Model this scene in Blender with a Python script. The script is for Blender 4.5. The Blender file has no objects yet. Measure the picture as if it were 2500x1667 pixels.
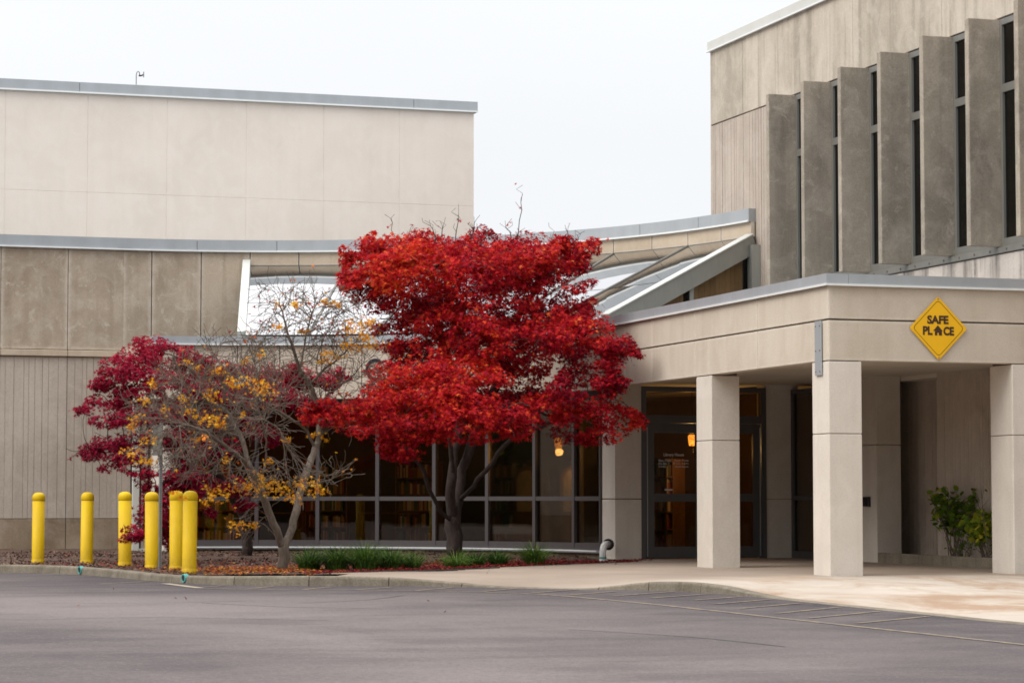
import bpy, bmesh, math, random
import numpy as np
from mathutils import Vector, Matrix, kdtree, noise as mnoise

# ------------------------------------------------------------------ camera, sky, sun, exposure
scene = bpy.context.scene
COL = scene.collection
R_ = math.radians
cam_d = bpy.data.cameras.new('camera')
cam = bpy.data.objects.new('camera', cam_d); COL.objects.link(cam)
cam.location = (-15.079, -32.55, 1.2)
cam.rotation_euler = (R_(90 + 3.5616), 0, R_(-17.7))
cam_d.sensor_width = 36; cam_d.lens = 88.776
cam_d.clip_start = 0.1; cam_d.clip_end = 2000
scene.camera = cam

SUN_EL, SUN_AZ = 42.0, 258.0           # azimuth measured clockwise from +Y
world = bpy.data.worlds.new('World'); scene.world = world
world.use_nodes = True
wn, wl = world.node_tree.nodes, world.node_tree.links
wn.clear()
wo = wn.new('ShaderNodeOutputWorld'); bg = wn.new('ShaderNodeBackground')
sky = wn.new('ShaderNodeTexSky'); sky.sky_type = 'NISHITA'; sky.sun_disc = False
sky.sun_elevation = R_(SUN_EL); sky.sun_rotation = R_(SUN_AZ)
tc = wn.new('ShaderNodeTexCoord'); sp = wn.new('ShaderNodeSeparateXYZ')
wl.new(tc.outputs['Generated'], sp.inputs[0])
def wmath(op, a, b=None):
    n = wn.new('ShaderNodeMath'); n.operation = op
    for i, q in enumerate((a, b)):
        if q is None: continue
        if isinstance(q, (int, float)): n.inputs[i].default_value = q
        else: wl.new(q, n.inputs[i])
    return n.outputs[0]
# overcast sky: the zenith is three times as bright as the horizon
zz = wmath('MAXIMUM', sp.outputs[2], 0.0)
zz = wmath('POWER', zz, 1.6)
lum = wmath('MULTIPLY_ADD', zz, 15.8); wn[-1].inputs[2].default_value = 7.2
nz = wn.new('ShaderNodeTexNoise'); nz.inputs['Scale'].default_value = 3.0; nz.inputs['Detail'].default_value = 5
mp = wn.new('ShaderNodeMapping'); mp.inputs['Scale'].default_value = (1, 1, 3)
wl.new(tc.outputs['Generated'], mp.inputs[0]); wl.new(mp.outputs[0], nz.inputs[0])
cl = wmath('MULTIPLY_ADD', nz.outputs[0], 0.14); wn[-1].inputs[2].default_value = 0.93
lum = wmath('MULTIPLY', lum, cl)
tint = wn.new('ShaderNodeMix'); tint.data_type = 'RGBA'; tint.blend_type = 'MULTIPLY'; tint.inputs[0].default_value = 1
wl.new(lum, tint.inputs[6]); tint.inputs[7].default_value = (0.985, 0.99, 1.008, 1)
mx = wn.new('ShaderNodeMix'); mx.data_type = 'RGBA'; mx.inputs[0].default_value = 0.10
wl.new(tint.outputs[2], mx.inputs[6]); wl.new(sky.outputs[0], mx.inputs[7])
wl.new(mx.outputs[2], bg.inputs[0]); bg.inputs[1].default_value = 0.10
wl.new(bg.outputs[0], wo.inputs[0])

sun_d = bpy.data.lights.new('sun', 'SUN'); sun = bpy.data.objects.new('sun', sun_d); COL.objects.link(sun)
sun_d.energy = 1.5; sun_d.angle = R_(35); sun_d.color = (1.0, 0.95, 0.87)
az = R_(SUN_AZ); el = R_(SUN_EL)
sdir = Vector((math.sin(az) * math.cos(el), math.cos(az) * math.cos(el), math.sin(el)))
sun.rotation_euler = (-sdir).to_track_quat('-Z', 'Y').to_euler()
sun.location = (-20, -20, 40)

vs = scene.view_settings
scene.display_settings.display_device = 'sRGB'
vs.view_transform = 'Standard'; vs.look = 'None'; vs.exposure = 0.36; vs.gamma = 1.0; vs.use_curve_mapping = False
scene.cycles.max_bounces = 8; scene.cycles.transparent_max_bounces = 12
scene.cycles.filter_width = 1.7
scene.cycles.use_denoising = True
scene.cycles.sample_clamp_indirect = 6

rnd = random.Random(11)
rng = np.random.default_rng(11)
PI = math.pi

# ------------------------------------------------------------------ materials
def lin(r, g, b):
    f = lambda c: (c / 255 / 12.92) if c / 255 <= 0.04045 else ((c / 255 + 0.055) / 1.055) ** 2.4
    return (f(r), f(g), f(b), 1)

class NT:
    def __init__(s, name):
        s.m = bpy.data.materials.new(name); s.m.use_nodes = True
        s.n = s.m.node_tree.nodes; s.l = s.m.node_tree.links
        s.b = s.n['Principled BSDF']; s.out = s.n['Material Output']
        s.geo = s.n.new('ShaderNodeNewGeometry')
    def set(s, sock, v):
        if hasattr(v, 'is_output') or hasattr(v, 'links'): s.l.new(v, sock)
        else: sock.default_value = v
    def math(s, op, a, b=None, c=None, clamp=False):
        n = s.n.new('ShaderNodeMath'); n.operation = op; n.use_clamp = clamp
        for i, q in enumerate((a, b, c)):
            if q is not None: s.set(n.inputs[i], q)
        return n.outputs[0]
    def pos(s, scale=(1, 1, 1), off=(0, 0, 0)):
        n = s.n.new('ShaderNodeMapping'); n.inputs['Scale'].default_value = scale; n.inputs['Location'].default_value = off
        s.l.new(s.geo.outputs['Position'], n.inputs[0]); return n.outputs[0]
    def noise(s, scale, detail=4, rough=.55, vec=None, dist=0):
        n = s.n.new('ShaderNodeTexNoise'); n.inputs['Scale'].default_value = scale
        n.inputs['Detail'].default_value = detail; n.inputs['Roughness'].default_value = rough; n.inputs['Distortion'].default_value = dist
        s.l.new(vec if vec is not None else s.geo.outputs['Position'], n.inputs['Vector']); return n.outputs[0]
    def ramp(s, fac, lo, hi):
        n = s.n.new('ShaderNodeMapRange'); n.inputs[1].default_value = lo; n.inputs[2].default_value = hi
        s.set(n.inputs[0], fac); return n.outputs[0]
    def mix(s, f, a, b, mode='MIX'):
        n = s.n.new('ShaderNodeMix'); n.data_type = 'RGBA'; n.blend_type = mode
        s.set(n.inputs[0], f); s.set(n.inputs[6], a); s.set(n.inputs[7], b); return n.outputs[2]
    def attr(s, name):
        n = s.n.new('ShaderNodeAttribute'); n.attribute_name = name; return n
    def bump(s, h, strength=.3, dist=.01):
        n = s.n.new('ShaderNodeBump'); n.inputs['Strength'].default_value = strength; n.inputs['Distance'].default_value = dist
        s.l.new(h, n.inputs['Height']); s.l.new(n.outputs[0], s.b.inputs['Normal'])
    def fin(s, col, rough=.8, metal=0, spec=.5):
        s.set(s.b.inputs['Base Color'], col); s.set(s.b.inputs['Roughness'], rough)
        s.set(s.b.inputs['Metallic'], metal); s.b.inputs['Specular IOR Level'].default_value = spec
        return s.m

def concrete(name, base, dark, light, blotch=.5, streak=.5, patches=0.0, grain=.10, edge=None, off=0, bump=.25):
    t = NT(name)
    b1 = t.ramp(t.noise(.55, 6, .62, t.pos((1, 1, .8), (off, 3, 1)), .4), .42, .60)
    b2 = t.ramp(t.noise(2.1, 6, .65, t.pos((1, 1, .9), (off, 7, 2)), .8), .46, .62)
    st = t.ramp(t.noise(1.0, 5, .6, t.pos((4.2, 4.2, .22), (off, 1, 5))), .47, .64)
    c = t.mix(t.math('MULTIPLY', b1, blotch), base, dark)
    c = t.mix(t.math('MULTIPLY', st, streak), c, dark)
    c = t.mix(t.math('MULTIPLY', b2, .35), c, light)
    if patches:
        p = t.ramp(t.noise(3.4, 8, .75, t.pos((1, 1, 1), (off + 9, 2, 4)), 1.2), .55, .66)
        c = t.mix(t.math('MULTIPLY', p, patches), c, light)
    if edge:
        e = t.attr('edge').outputs['Fac']
        e2 = t.math('POWER', e, 1.15)
        k = t.math('MULTIPLY', e2, t.ramp(t.noise(5, 4), .2, .75), clamp=True)
        c = t.mix(k, c, edge)
    g = t.noise(38, 4, .85)
    c = t.mix(t.math('MULTIPLY', t.ramp(g, .44, .62), grain * 1.5), c, (.02, .018, .015, 1))
    t.bump(t.math('ADD', t.math('MULTIPLY', g, .4), t.noise(9, 5)), bump, .006)
    return t.fin(c, .88, 0, .3)

def plain(name, col, rough=.6, metal=0, var=.15, scale=6, spec=.5, streak=True):
    t = NT(name)
    n = t.ramp(t.noise(scale, 5, .6, t.pos((1, 1, .35 if streak else 1))), .3, .75)
    d = tuple(q * (1 - var * 1.6) for q in col[:3]) + (1,)
    c = t.mix(n, col, d)
    r = t.math('MULTIPLY_ADD', t.noise(scale * 4, 3), .15, rough - .07)
    return t.fin(c, r, metal, spec)

M = {}
M['tall'] = concrete('pale_wall_concrete', (.735, .655, .58, 1), (.67, .595, .52, 1), (.77, .70, .63, 1), .6, .3, 0, .04)
M['panel'] = concrete('weathered_panel_concrete', (.455, .375, .290, 1), (.305, .243, .178, 1), (.54, .48, .40, 1), .85, .65, .8, .10, edge=(.60, .53, .45, 1), off=2)
M['band'] = concrete('band_concrete', (0.517, 0.425, 0.322, 1), (0.402, 0.322, 0.236, 1), (0.575, 0.494, 0.402, 1), .5, .35, 0, .08, edge=(0.598, 0.546, 0.471, 1), off=5)
M['ribbed'] = concrete('ribbed_concrete', (0.470, 0.403, 0.342, 1), (0.347, 0.291, 0.241, 1), (0.538, 0.476, 0.414, 1), .5, .55, .1, .10, off=8)
M['plinth'] = concrete('stained_plinth', (0.341, 0.264, 0.187, 1), (0.193, 0.138, 0.088, 1), (0.407, 0.352, 0.297, 1), .9, .4, .2, .12, off=12)
M['fascia'] = concrete('fascia_concrete', (0.55, 0.482, 0.395, 1), (0.445, 0.372, 0.292, 1), (0.605, 0.535, 0.455, 1), .55, .35, 0, .07, edge=(0.636, 0.564, 0.480, 1), off=15)
M['column'] = concrete('column_concrete', (.65, .59, .52, 1), (.55, .492, .425, 1), (.70, .645, .575, 1), .5, .45, 0, .07, off=21)
M['side'] = concrete('side_wall_concrete', (.54, .475, .392, 1), (.355, .31, .25, 1), (.61, .55, .47, 1), .8, 1.0, .35, .10, off=25)
M['sill'] = concrete('sill_wall_concrete', (0.506, 0.448, 0.397, 1), (0.184, 0.161, 0.144, 1), (0.609, 0.552, 0.494, 1), .5, .95, .25, .10, off=31)
M['fin'] = concrete('fin_concrete', (.375, .325, .262, 1), (.215, .188, .152, 1), (.52, .46, .385, 1), .75, .5, .6, .14, off=37)
M['brown_rib'] = concrete('brown_ribbed_wall', (.20, .125, .055, 1), (.11, .065, .028, 1), (.26, .17, .085, 1), .6, .6, 0, .10, off=40)
M['niche'] = concrete('recess_concrete', (0.528, 0.448, 0.376, 1), (0.368, 0.304, 0.248, 1), (0.640, 0.560, 0.480, 1), .6, .6, 0, .1, off=44)
M['joint'] = plain('joint_shadow_gap', (.15, .125, .10, 1), .9)
M['flash'] = plain('grey_metal_flashing', (0.403, 0.431, 0.454, 1), .42, .35, .10, 2.5)
M['flash_pale'] = plain('pale_metal_cap', (.60, .60, .56, 1), .45, .2, .06, 2.5)
M['drip'] = plain('bright_drip_edge', (.78, .80, .79, 1), .35, .2, .05)
M['alu'] = plain('grey_painted_aluminium', (.088, .077, .079, 1), .45, .2, .08)
M['door_frame'] = plain('dark_door_frame', (.10, .098, .10, 1), .42, .3, .1)
M['white_frame'] = plain('white_metal_frame', (.56, .57, .53, 1), .45, .1, .08)
M['beam'] = plain('grey_green_beam_metal', (.30, .30, .27, 1), .55, .1, .1)
M['rafter'] = plain('rafter_metal', (.21, .205, .185, 1), .5, .2, .1)
M['soffit'] = plain('painted_soffit', (0.675, 0.621, 0.527, 1), .8, 0, .08, 1.5)
M['yellow'] = None
M['black'] = plain('black_plastic', (.018, .014, .02, 1), .4)
M['galv'] = plain('galvanised_steel', (.30, .32, .34, 1), .45, .6, .2, 20)
M['pvc'] = plain('white_pvc', (.86, .86, .83, 1), .4, 0, .06, 8)
M['teal'] = plain('teal_primer', (.10, .42, .39, 1), .5, 0, .2, 20)
M['signpaint'] = plain('sign_yellow', (.84, .46, .002, 1), .45, 0, .05, 3)
M['signdark'] = plain('sign_lettering', (.055, .022, .006, 1), .5)
M['white_ink'] = plain('white_vinyl', (.62, .60, .58, 1), .6)
M['letter'] = plain('dark_bronze_letter', (.03, .025, .04, 1), .4, .4)
M['wood'] = plain('varnished_oak', (.19, .095, .028, 1), .45, 0, .3, 4)
M['carpet'] = plain('dark_carpet', (.05, .035, .03, 1), .95)
M['inner_wall'] = plain('brown_interior_wall', (.115, .065, .032, 1), .8, 0, .3, 1.2)
M['inner_dark'] = plain('dark_interior', (.03, .02, .016, 1), .9)

def paint_yellow():
    t = NT('yellow_bollard_sleeve')
    n = t.ramp(t.noise(3, 5, .6, t.pos((1, 1, .5))), .35, .7)
    c = t.mix(n, (.68, .445, .002, 1), (.57, .355, .002, 1))
    sc = t.ramp(t.noise(30, 4, .7, t.pos((1, 1, 4))), .66, .74)
    c = t.mix(t.math('MULTIPLY', sc, .5), c, (.30, .18, .02, 1))
    sx = t.n.new('ShaderNodeSeparateXYZ'); t.l.new(t.geo.outputs['Position'], sx.inputs[0])
    ms = t.math('MULTIPLY', t.ramp(sx.outputs[2], .42, .12), t.ramp(t.noise(9, 6, .7, t.pos((1, 1, .4))), .42, .62))   # splashed mud at the foot
    c = t.mix(t.math('MULTIPLY', ms, .6, clamp=True), c, (.20, .13, .05, 1))
    return t.fin(c, t.math('MULTIPLY_ADD', t.noise(20), .2, .42), 0, .25)
M['yellow'] = paint_yellow()

def glass(name, tint=(.70, .64, .55, 1), boost=0.0, rough=.0, k=1.0, wob=.05):
    t = NT(name)
    tr = t.n.new('ShaderNodeBsdfTransparent'); tr.inputs[0].default_value = tint
    gl = t.n.new('ShaderNodeBsdfGlossy'); gl.inputs['Roughness'].default_value = rough
    fr = t.n.new('ShaderNodeFresnel'); fr.inputs[0].default_value = 1.52
    f = t.math('ADD', t.math('MULTIPLY', fr.outputs[0], k), boost, clamp=True)
    w = t.noise(.9, 2); bp = t.n.new('ShaderNodeBump'); bp.inputs['Strength'].default_value = wob; bp.inputs['Distance'].default_value = .02
    t.l.new(w, bp.inputs['Height']); t.l.new(bp.outputs[0], gl.inputs['Normal'])
    mxs = t.n.new('ShaderNodeMixShader'); t.l.new(f, mxs.inputs[0]); t.l.new(tr.outputs[0], mxs.inputs[1]); t.l.new(gl.outputs[0], mxs.inputs[2])
    t.l.new(mxs.outputs[0], t.out.inputs[0]); return t.m
M['glass'] = glass('tinted_window_glass', k=.85)
M['glass_high'] = glass('dark_upper_glass', (.12, .09, .07, 1), .0)
M['mirror'] = glass('reflective_skylight_glass', (.25, .25, .25, 1), .0, .015, .80)

def leafmat(name, cols, trans=.35):
    t = NT(name)
    a = t.attr('tint').outputs['Fac']
    cr = t.n.new('ShaderNodeValToRGB'); e = cr.color_ramp.elements
    e[0].position = 0; e[0].color = cols[0][1]; e[1].position = 1; e[1].color = cols[-1][1]
    for p, c in cols[1:-1]:
        q = e.new(p); q.color = c
    t.l.new(a, cr.inputs[0])
    t.fin(cr.outputs[0], .6, 0, .12)
    tl = t.n.new('ShaderNodeBsdfTranslucent'); t.l.new(cr.outputs[0], tl.inputs[0])
    ms = t.n.new('ShaderNodeMixShader'); ms.inputs[0].default_value = trans
    t.l.new(t.b.outputs[0], ms.inputs[1]); t.l.new(tl.outputs[0], ms.inputs[2]); t.l.new(ms.outputs[0], t.out.inputs[0])
    return t.m
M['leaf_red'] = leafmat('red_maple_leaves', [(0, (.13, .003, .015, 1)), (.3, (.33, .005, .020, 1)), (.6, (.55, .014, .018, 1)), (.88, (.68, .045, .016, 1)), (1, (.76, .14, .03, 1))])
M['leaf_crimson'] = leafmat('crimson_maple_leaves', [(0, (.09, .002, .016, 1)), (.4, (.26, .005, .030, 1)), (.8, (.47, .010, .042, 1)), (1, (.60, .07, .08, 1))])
M['leaf_yellow'] = leafmat('yellow_maple_leaves', [(0, (.30, .015, .02, 1)), (.22, (.42, .05, .02, 1)), (.4, (.66, .19, .02, 1)), (.75, (.78, .38, .015, 1)), (1, (.82, .52, .05, 1))])
M['leaf_green'] = leafmat('green_yellow_shrub_leaves', [(0, (.06, .12, .016, 1)), (.5, (.15, .25, .024, 1)), (.8, (.33, .38, .03, 1)), (1, (.52, .46, .04, 1))])
M['grass'] = leafmat('grass_blades', [(0, (.03, .065, .016, 1)), (.45, (.07, .15, .028, 1)), (.8, (.17, .26, .04, 1)), (1, (.34, .32, .11, 1))], .25)
M['litter'] = leafmat('fallen_leaf_litter', [(0, (.09, .005, .012, 1)), (.35, (.19, .009, .013, 1)), (.6, (.25, .045, .014, 1)), (.85, (.42, .14, .02, 1)), (1, (.56, .28, .04, 1))], .1)
M['chips'] = leafmat('bark_mulch_chips', [(0, (.045, .022, .016, 1)), (.6, (.10, .055, .038, 1)), (1, (.20, .13, .09, 1))], .0)

def bark(name, base, dark, lichen=.3):
    t = NT(name)
    n = t.ramp(t.noise(26, 5, .65, t.pos((1, 1, .3))), .3, .7)
    c = t.mix(n, base, dark)
    l = t.ramp(t.noise(7, 5, .7), .58, .72)
    c = t.mix(t.math('MULTIPLY', l, lichen), c, (.21, .215, .175, 1))
    t.bump(t.noise(40, 4, .6, t.pos((1, 1, .3))), .5, .01)
    return t.fin(c, .9, 0, .2)
M['bark'] = bark('grey_maple_bark', (.175, .138, .108, 1), (.085, .066, .052, 1), .6)
M['bark_dark'] = bark('dark_maple_bark', (.062, .046, .040, 1), (.03, .022, .02, 1), .25)

def asphalt():
    t = NT('worn_asphalt')
    w = t.attr('edge').outputs['Fac']                     # 1 beside the kerb: newer, dirtier asphalt, with some occlusion shade painted in
    n1 = t.ramp(t.noise(.22, 6, .6, t.pos((1, 1, 1), (3, 1, 0)), .8), .42, .58)
    n2 = t.ramp(t.noise(.9, 7, .65, t.pos((.35, 1.2, 1), (1, 6, 0)), .5), .42, .6)
    c = t.mix(n1, (.205, .174, .165, 1), (.128, .108, .106, 1))
    c = t.mix(t.math('MULTIPLY', n2, .45), c, (.235, .20, .188, 1))
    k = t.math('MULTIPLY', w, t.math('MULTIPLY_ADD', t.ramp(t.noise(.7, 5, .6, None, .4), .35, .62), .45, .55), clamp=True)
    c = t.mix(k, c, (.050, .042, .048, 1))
    g = t.noise(70, 3, .9)
    c = t.mix(t.math('MULTIPLY', t.ramp(g, .46, .58), .45), c, (.06, .055, .055, 1))
    g2 = t.noise(14, 6, .8)
    c = t.mix(t.math('MULTIPLY', t.ramp(g2, .48, .62), .45), c, (.085, .075, .073, 1))
    g3 = t.noise(26, 4, .85)
    c = t.mix(t.math('MULTIPLY', t.ramp(g3, .54, .64), .45), c, (.25, .215, .20, 1))
    t.bump(g, .5, .006)
    return t.fin(c, .9, 0, .12)
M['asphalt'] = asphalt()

def pavement():
    t = NT('concrete_pavement')
    p = t.attr('edge').outputs['Fac']                     # 1 on the open plaza, which is coloured paler
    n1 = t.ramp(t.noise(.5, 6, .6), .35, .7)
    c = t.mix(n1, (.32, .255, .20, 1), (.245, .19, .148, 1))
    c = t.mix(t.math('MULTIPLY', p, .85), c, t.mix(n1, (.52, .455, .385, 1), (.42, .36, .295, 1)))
    rs = t.ramp(t.noise(.75, 7, .7, t.pos((.9, .30, 1), (4, 2.2, 0)), 1.2), .44, .62)
    c = t.mix(t.math('MULTIPLY', t.math('MULTIPLY', rs, p), .85), c, (.30, .19, .115, 1))
    sw = t.ramp(t.noise(2.6, 6, .75, t.pos((1.5, .4, 1)), 1.5), .52, .7)
    c = t.mix(t.math('MULTIPLY', sw, .25), c, (.24, .17, .12, 1))
    t.bump(t.noise(60, 3, .8), .3, .004)
    return t.fin(c, .85, 0, .3)
M['pave'] = pavement()
M['kerb'] = concrete('kerb_concrete', (.245, .208, .155, 1), (.115, .097, .07, 1), (.33, .285, .225, 1), .7, .5, .3, .25, off=50, bump=.5)
M['mulch'] = concrete('bark_mulch', (.095, .055, .040, 1), (.045, .026, .020, 1), (.14, .085, .06, 1), .7, 0, .5, .3, off=60, bump=1)
M['stripe'] = None
def stripe():
    t = NT('worn_yellow_line')
    n = t.ramp(t.noise(7, 7, .8), .40, .56)
    c = t.mix(n, (.29, .21, .105, 1), (.115, .10, .098, 1))
    return t.fin(c, .8)
M['stripe'] = stripe()
M['stripe_w'] = plain('worn_pale_line', (.42, .35, .25, 1), .8, 0, .3, 8)
M['tar'] = plain('crack_filler', (.085, .075, .075, 1), .7)

# ------------------------------------------------------------------ mesh helpers
class MB:
    def __init__(s): s.v = []; s.f = []; s.mi = []; s.e = []; s.m = 0
    def vert(s, p, e=0.0): s.v.append(tuple(p)); s.e.append(e); return len(s.v) - 1
    def face(s, *i): s.f.append(tuple(i)); s.mi.append(s.m)
    def box(s, x0, x1, y0, y1, z0, z1, bev=0.0):
        if bev:
            bm = bmesh.new(); bmesh.ops.create_cube(bm, size=1)
            for q in bm.verts: q.co = Vector(((x0 + x1) / 2 + q.co.x * (x1 - x0), (y0 + y1) / 2 + q.co.y * (y1 - y0), (z0 + z1) / 2 + q.co.z * (z1 - z0)))
            bmesh.ops.bevel(bm, geom=bm.edges[:], offset=bev, segments=1, affect='EDGES')
            s.addbm(bm); return s
        b = len(s.v)
        for p in ((x0, y0, z0), (x1, y0, z0), (x1, y1, z0), (x0, y1, z0), (x0, y0, z1), (x1, y0, z1), (x1, y1, z1), (x0, y1, z1)): s.vert(p)
        for q in ((3, 2, 1, 0), (4, 5, 6, 7), (0, 1, 5, 4), (1, 2, 6, 5), (2, 3, 7, 6), (3, 0, 4, 7)): s.face(*[b + k for k in q])
        return s
    def addbm(s, bm):
        b = len(s.v); bm.verts.ensure_lookup_table()
        for q in bm.verts: s.vert(q.co)
        for q in bm.faces: s.face(*[b + k.index for k in q.verts])
        bm.free()
    def prism(s, pts, z0, z1):           # horizontal outline, extruded up
        b = len(s.v); n = len(pts)
        for x, y in pts: s.vert((x, y, z0))
        for x, y in pts: s.vert((x, y, z1))
        s.face(*[b + k for k in reversed(range(n))]); s.face(*[b + n + k for k in range(n)])
        for k in range(n): s.face(b + k, b + (k + 1) % n, b + n + (k + 1) % n, b + n + k)
        return s
    def slab(s, quad, nrm, th):          # a planar polygon with thickness
        b = len(s.v); n = len(quad); nv = Vector(nrm).normalized() * th
        for p in quad: s.vert(p)
        for p in quad: s.vert(Vector(p) - nv)
        s.face(*[b + k for k in range(n)]); s.face(*[b + n + k for k in reversed(range(n))])
        for k in range(n): s.face(b + (k + 1) % n, b + k, b + n + k, b + n + (k + 1) % n)
        return s
    def tube(s, pts, rad, n=8, caps=True):
        pts = [Vector(p) for p in pts]; b0 = len(s.v); prev = None
        for k, p in enumerate(pts):
            d = (pts[min(k + 1, len(pts) - 1)] - pts[max(k - 1, 0)]).normalized()
            if prev is None: a = d.orthogonal().normalized()
            else:
                a = prev - d * prev.dot(d)
                a = a.normalized() if a.length > 1e-5 else d.orthogonal().normalized()
            prev = a; c = d.cross(a); r = rad[k] if isinstance(rad, (list, tuple)) else rad
            for j in range(n):
                t = 2 * PI * j / n; s.vert(p + (a * math.cos(t) + c * math.sin(t)) * r)
        for k in range(len(pts) - 1):
            for j in range(n):
                s.face(b0 + k * n + j, b0 + k * n + (j + 1) % n, b0 + (k + 1) * n + (j + 1) % n, b0 + (k + 1) * n + j)
        if caps:
            s.face(*[b0 + j for j in reversed(range(n))]); s.face(*[b0 + (len(pts) - 1) * n + j for j in range(n)])
        return s
    def lathe(s, c, prof, n=24):
        b = len(s.v)
        for r, z in prof:
            for j in range(n):
                t = 2 * PI * j / n; s.vert((c[0] + r * math.cos(t), c[1] + r * math.sin(t), c[2] + z))
        for k in range(len(prof) - 1):
            for j in range(n): s.face(b + k * n + j, b + k * n + (j + 1) % n, b + (k + 1) * n + (j + 1) % n, b + (k + 1) * n + j)
        s.face(*[b + j for j in reversed(range(n))]); s.face(*[b + (len(prof) - 1) * n + j for j in range(n)])
        return s
    def panel(s, mp, prof, zs, th, ring=True):
        """mp(u, d, z) -> point, d = outward offset; prof = [(u, d)] across, zs = [(z, d)] up"""
        nu, nz = len(prof), len(zs); b = len(s.v)
        for j, (z, dz) in enumerate(zs):
            for i, (u, d) in enumerate(prof):
                e = 1.0 if ring and (i in (0, 1, nu - 1, nu - 2) or j in (0, 1, nz - 1, nz - 2)) else 0.0
                s.vert(mp(u, d + dz, z), e)
        for j in range(nz - 1):
            for i in range(nu - 1): s.face(b + j * nu + i, b + j * nu + i + 1, b + (j + 1) * nu + i + 1, b + (j + 1) * nu + i)
        loop = [(i, 0) for i in range(nu)] + [(nu - 1, j) for j in range(1, nz)] + [(i, nz - 1) for i in range(nu - 2, -1, -1)] + [(0, j) for j in range(nz - 2, 0, -1)]
        back = [s.vert(mp(prof[i][0], -th, zs[j][0]), 1.0) for i, j in loop]
        for k in range(len(loop)):
            a = loop[k]; c = loop[(k + 1) % len(loop)]
            s.face(b + c[1] * nu + c[0], b + a[1] * nu + a[0], back[k], back[(k + 1) % len(loop)])
        return s
    def build(s, name, mat, parent=None, off=None, smooth=False):
        me = bpy.data.meshes.new(name)
        o3 = Vector(off) if off is not None else (Vector(parent['org']) if parent is not None and 'org' in parent else Vector((0, 0, 0)))
        v = [(p[0] - o3.x, p[1] - o3.y, p[2] - o3.z) for p in s.v]
        me.from_pydata(v, [], s.f)
        for q in (mat if isinstance(mat, (list, tuple)) else [mat]): me.materials.append(q)
        if any(s.mi): me.polygons.foreach_set('material_index', s.mi)
        if any(s.e):
            a = me.attributes.new('edge', 'FLOAT', 'POINT'); a.data.foreach_set('value', s.e)
        if smooth: me.polygons.foreach_set('use_smooth', [True] * len(s.f))
        me.update()
        o = bpy.data.objects.new(name, me); COL.objects.link(o)
        if parent is not None: o.parent = parent
        o['org'] = tuple(o3)
        return o

def thing(name, label, cat, loc=(0, 0, 0), group=None):
    o = bpy.data.objects.new(name, None); COL.objects.link(o); o.location = loc; o.empty_display_size = .3
    o['label'] = label; o['category'] = cat; o['org'] = tuple(loc)
    if group: o['group'] = group
    return o
def struct(o): o['kind'] = 'structure'; return o
def stuff(o): o['kind'] = 'stuff'; return o
def tag(o, label, cat, group=None):
    o['label'] = label; o['category'] = cat
    if group: o['group'] = group
    return o

def ngons(name, verts, n, mat, parent=None, tint=None, off=(0, 0, 0)):
    """many n-gons, verts shaped (count, n, 3)"""
    c = len(verts); v = np.asarray(verts, dtype=np.float32).reshape(-1, 3) - np.array(off, dtype=np.float32)
    me = bpy.data.meshes.new(name)
    me.vertices.add(c * n); me.vertices.foreach_set('co', v.ravel())
    me.loops.add(c * n); me.loops.foreach_set('vertex_index', np.arange(c * n, dtype=np.int32))
    me.polygons.add(c); me.polygons.foreach_set('loop_start', np.arange(0, c * n, n, dtype=np.int32))
    try: me.polygons.foreach_set('loop_total', np.full(c, n, dtype=np.int32))
    except Exception: pass
    if tint is not None:
        a = me.attributes.new('tint', 'FLOAT', 'POINT'); a.data.foreach_set('value', np.repeat(np.clip(tint, 0, 1), n).astype(np.float32))
    me.materials.append(mat); me.update(calc_edges=True); me.validate()
    o = bpy.data.objects.new(name, me); COL.objects.link(o)
    if parent is not None: o.parent = parent
    return o

LEAF = []
for k, (a, r) in enumerate([(180, .10), (-115, .62), (-82, .26), (-52, .88), (-26, .30), (0, 1.05), (26, .30), (52, .88), (82, .26), (115, .62)]):
    LEAF.append((r * math.cos(R_(a)), r * math.sin(R_(a)), -.10 if k in (1, 3, 5, 7, 9) else .03))
LEAF = np.array(LEAF)
OVAL = np.array([(-.5, 0, 0), (-.2, -.33, .03), (.25, -.30, .0), (.62, 0, -.12), (.25, .30, .0), (-.2, .33, .03)])
def leaves(pos, size, up=.6, outward=None, shape=LEAF, droop=0.0):
    """one leaf per position: random heading, normals mostly up and outward"""
    n = len(pos); nr = rng.normal(size=(n, 3)) * .55; nr[:, 2] += up
    if outward is not None: nr += outward
    nr /= np.linalg.norm(nr, axis=1, keepdims=True)
    h = rng.normal(size=(n, 3)); h[:, 2] -= droop
    h -= nr * (h * nr).sum(1, keepdims=True); h /= np.linalg.norm(h, axis=1, keepdims=True) + 1e-9
    w = np.cross(nr, h)
    s = size[:, None, None]
    return pos[:, None, :] + s * (shape[None, :, 0:1] * h[:, None] + shape[None, :, 1:2] * w[:, None] + shape[None, :, 2:3] * nr[:, None])

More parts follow.
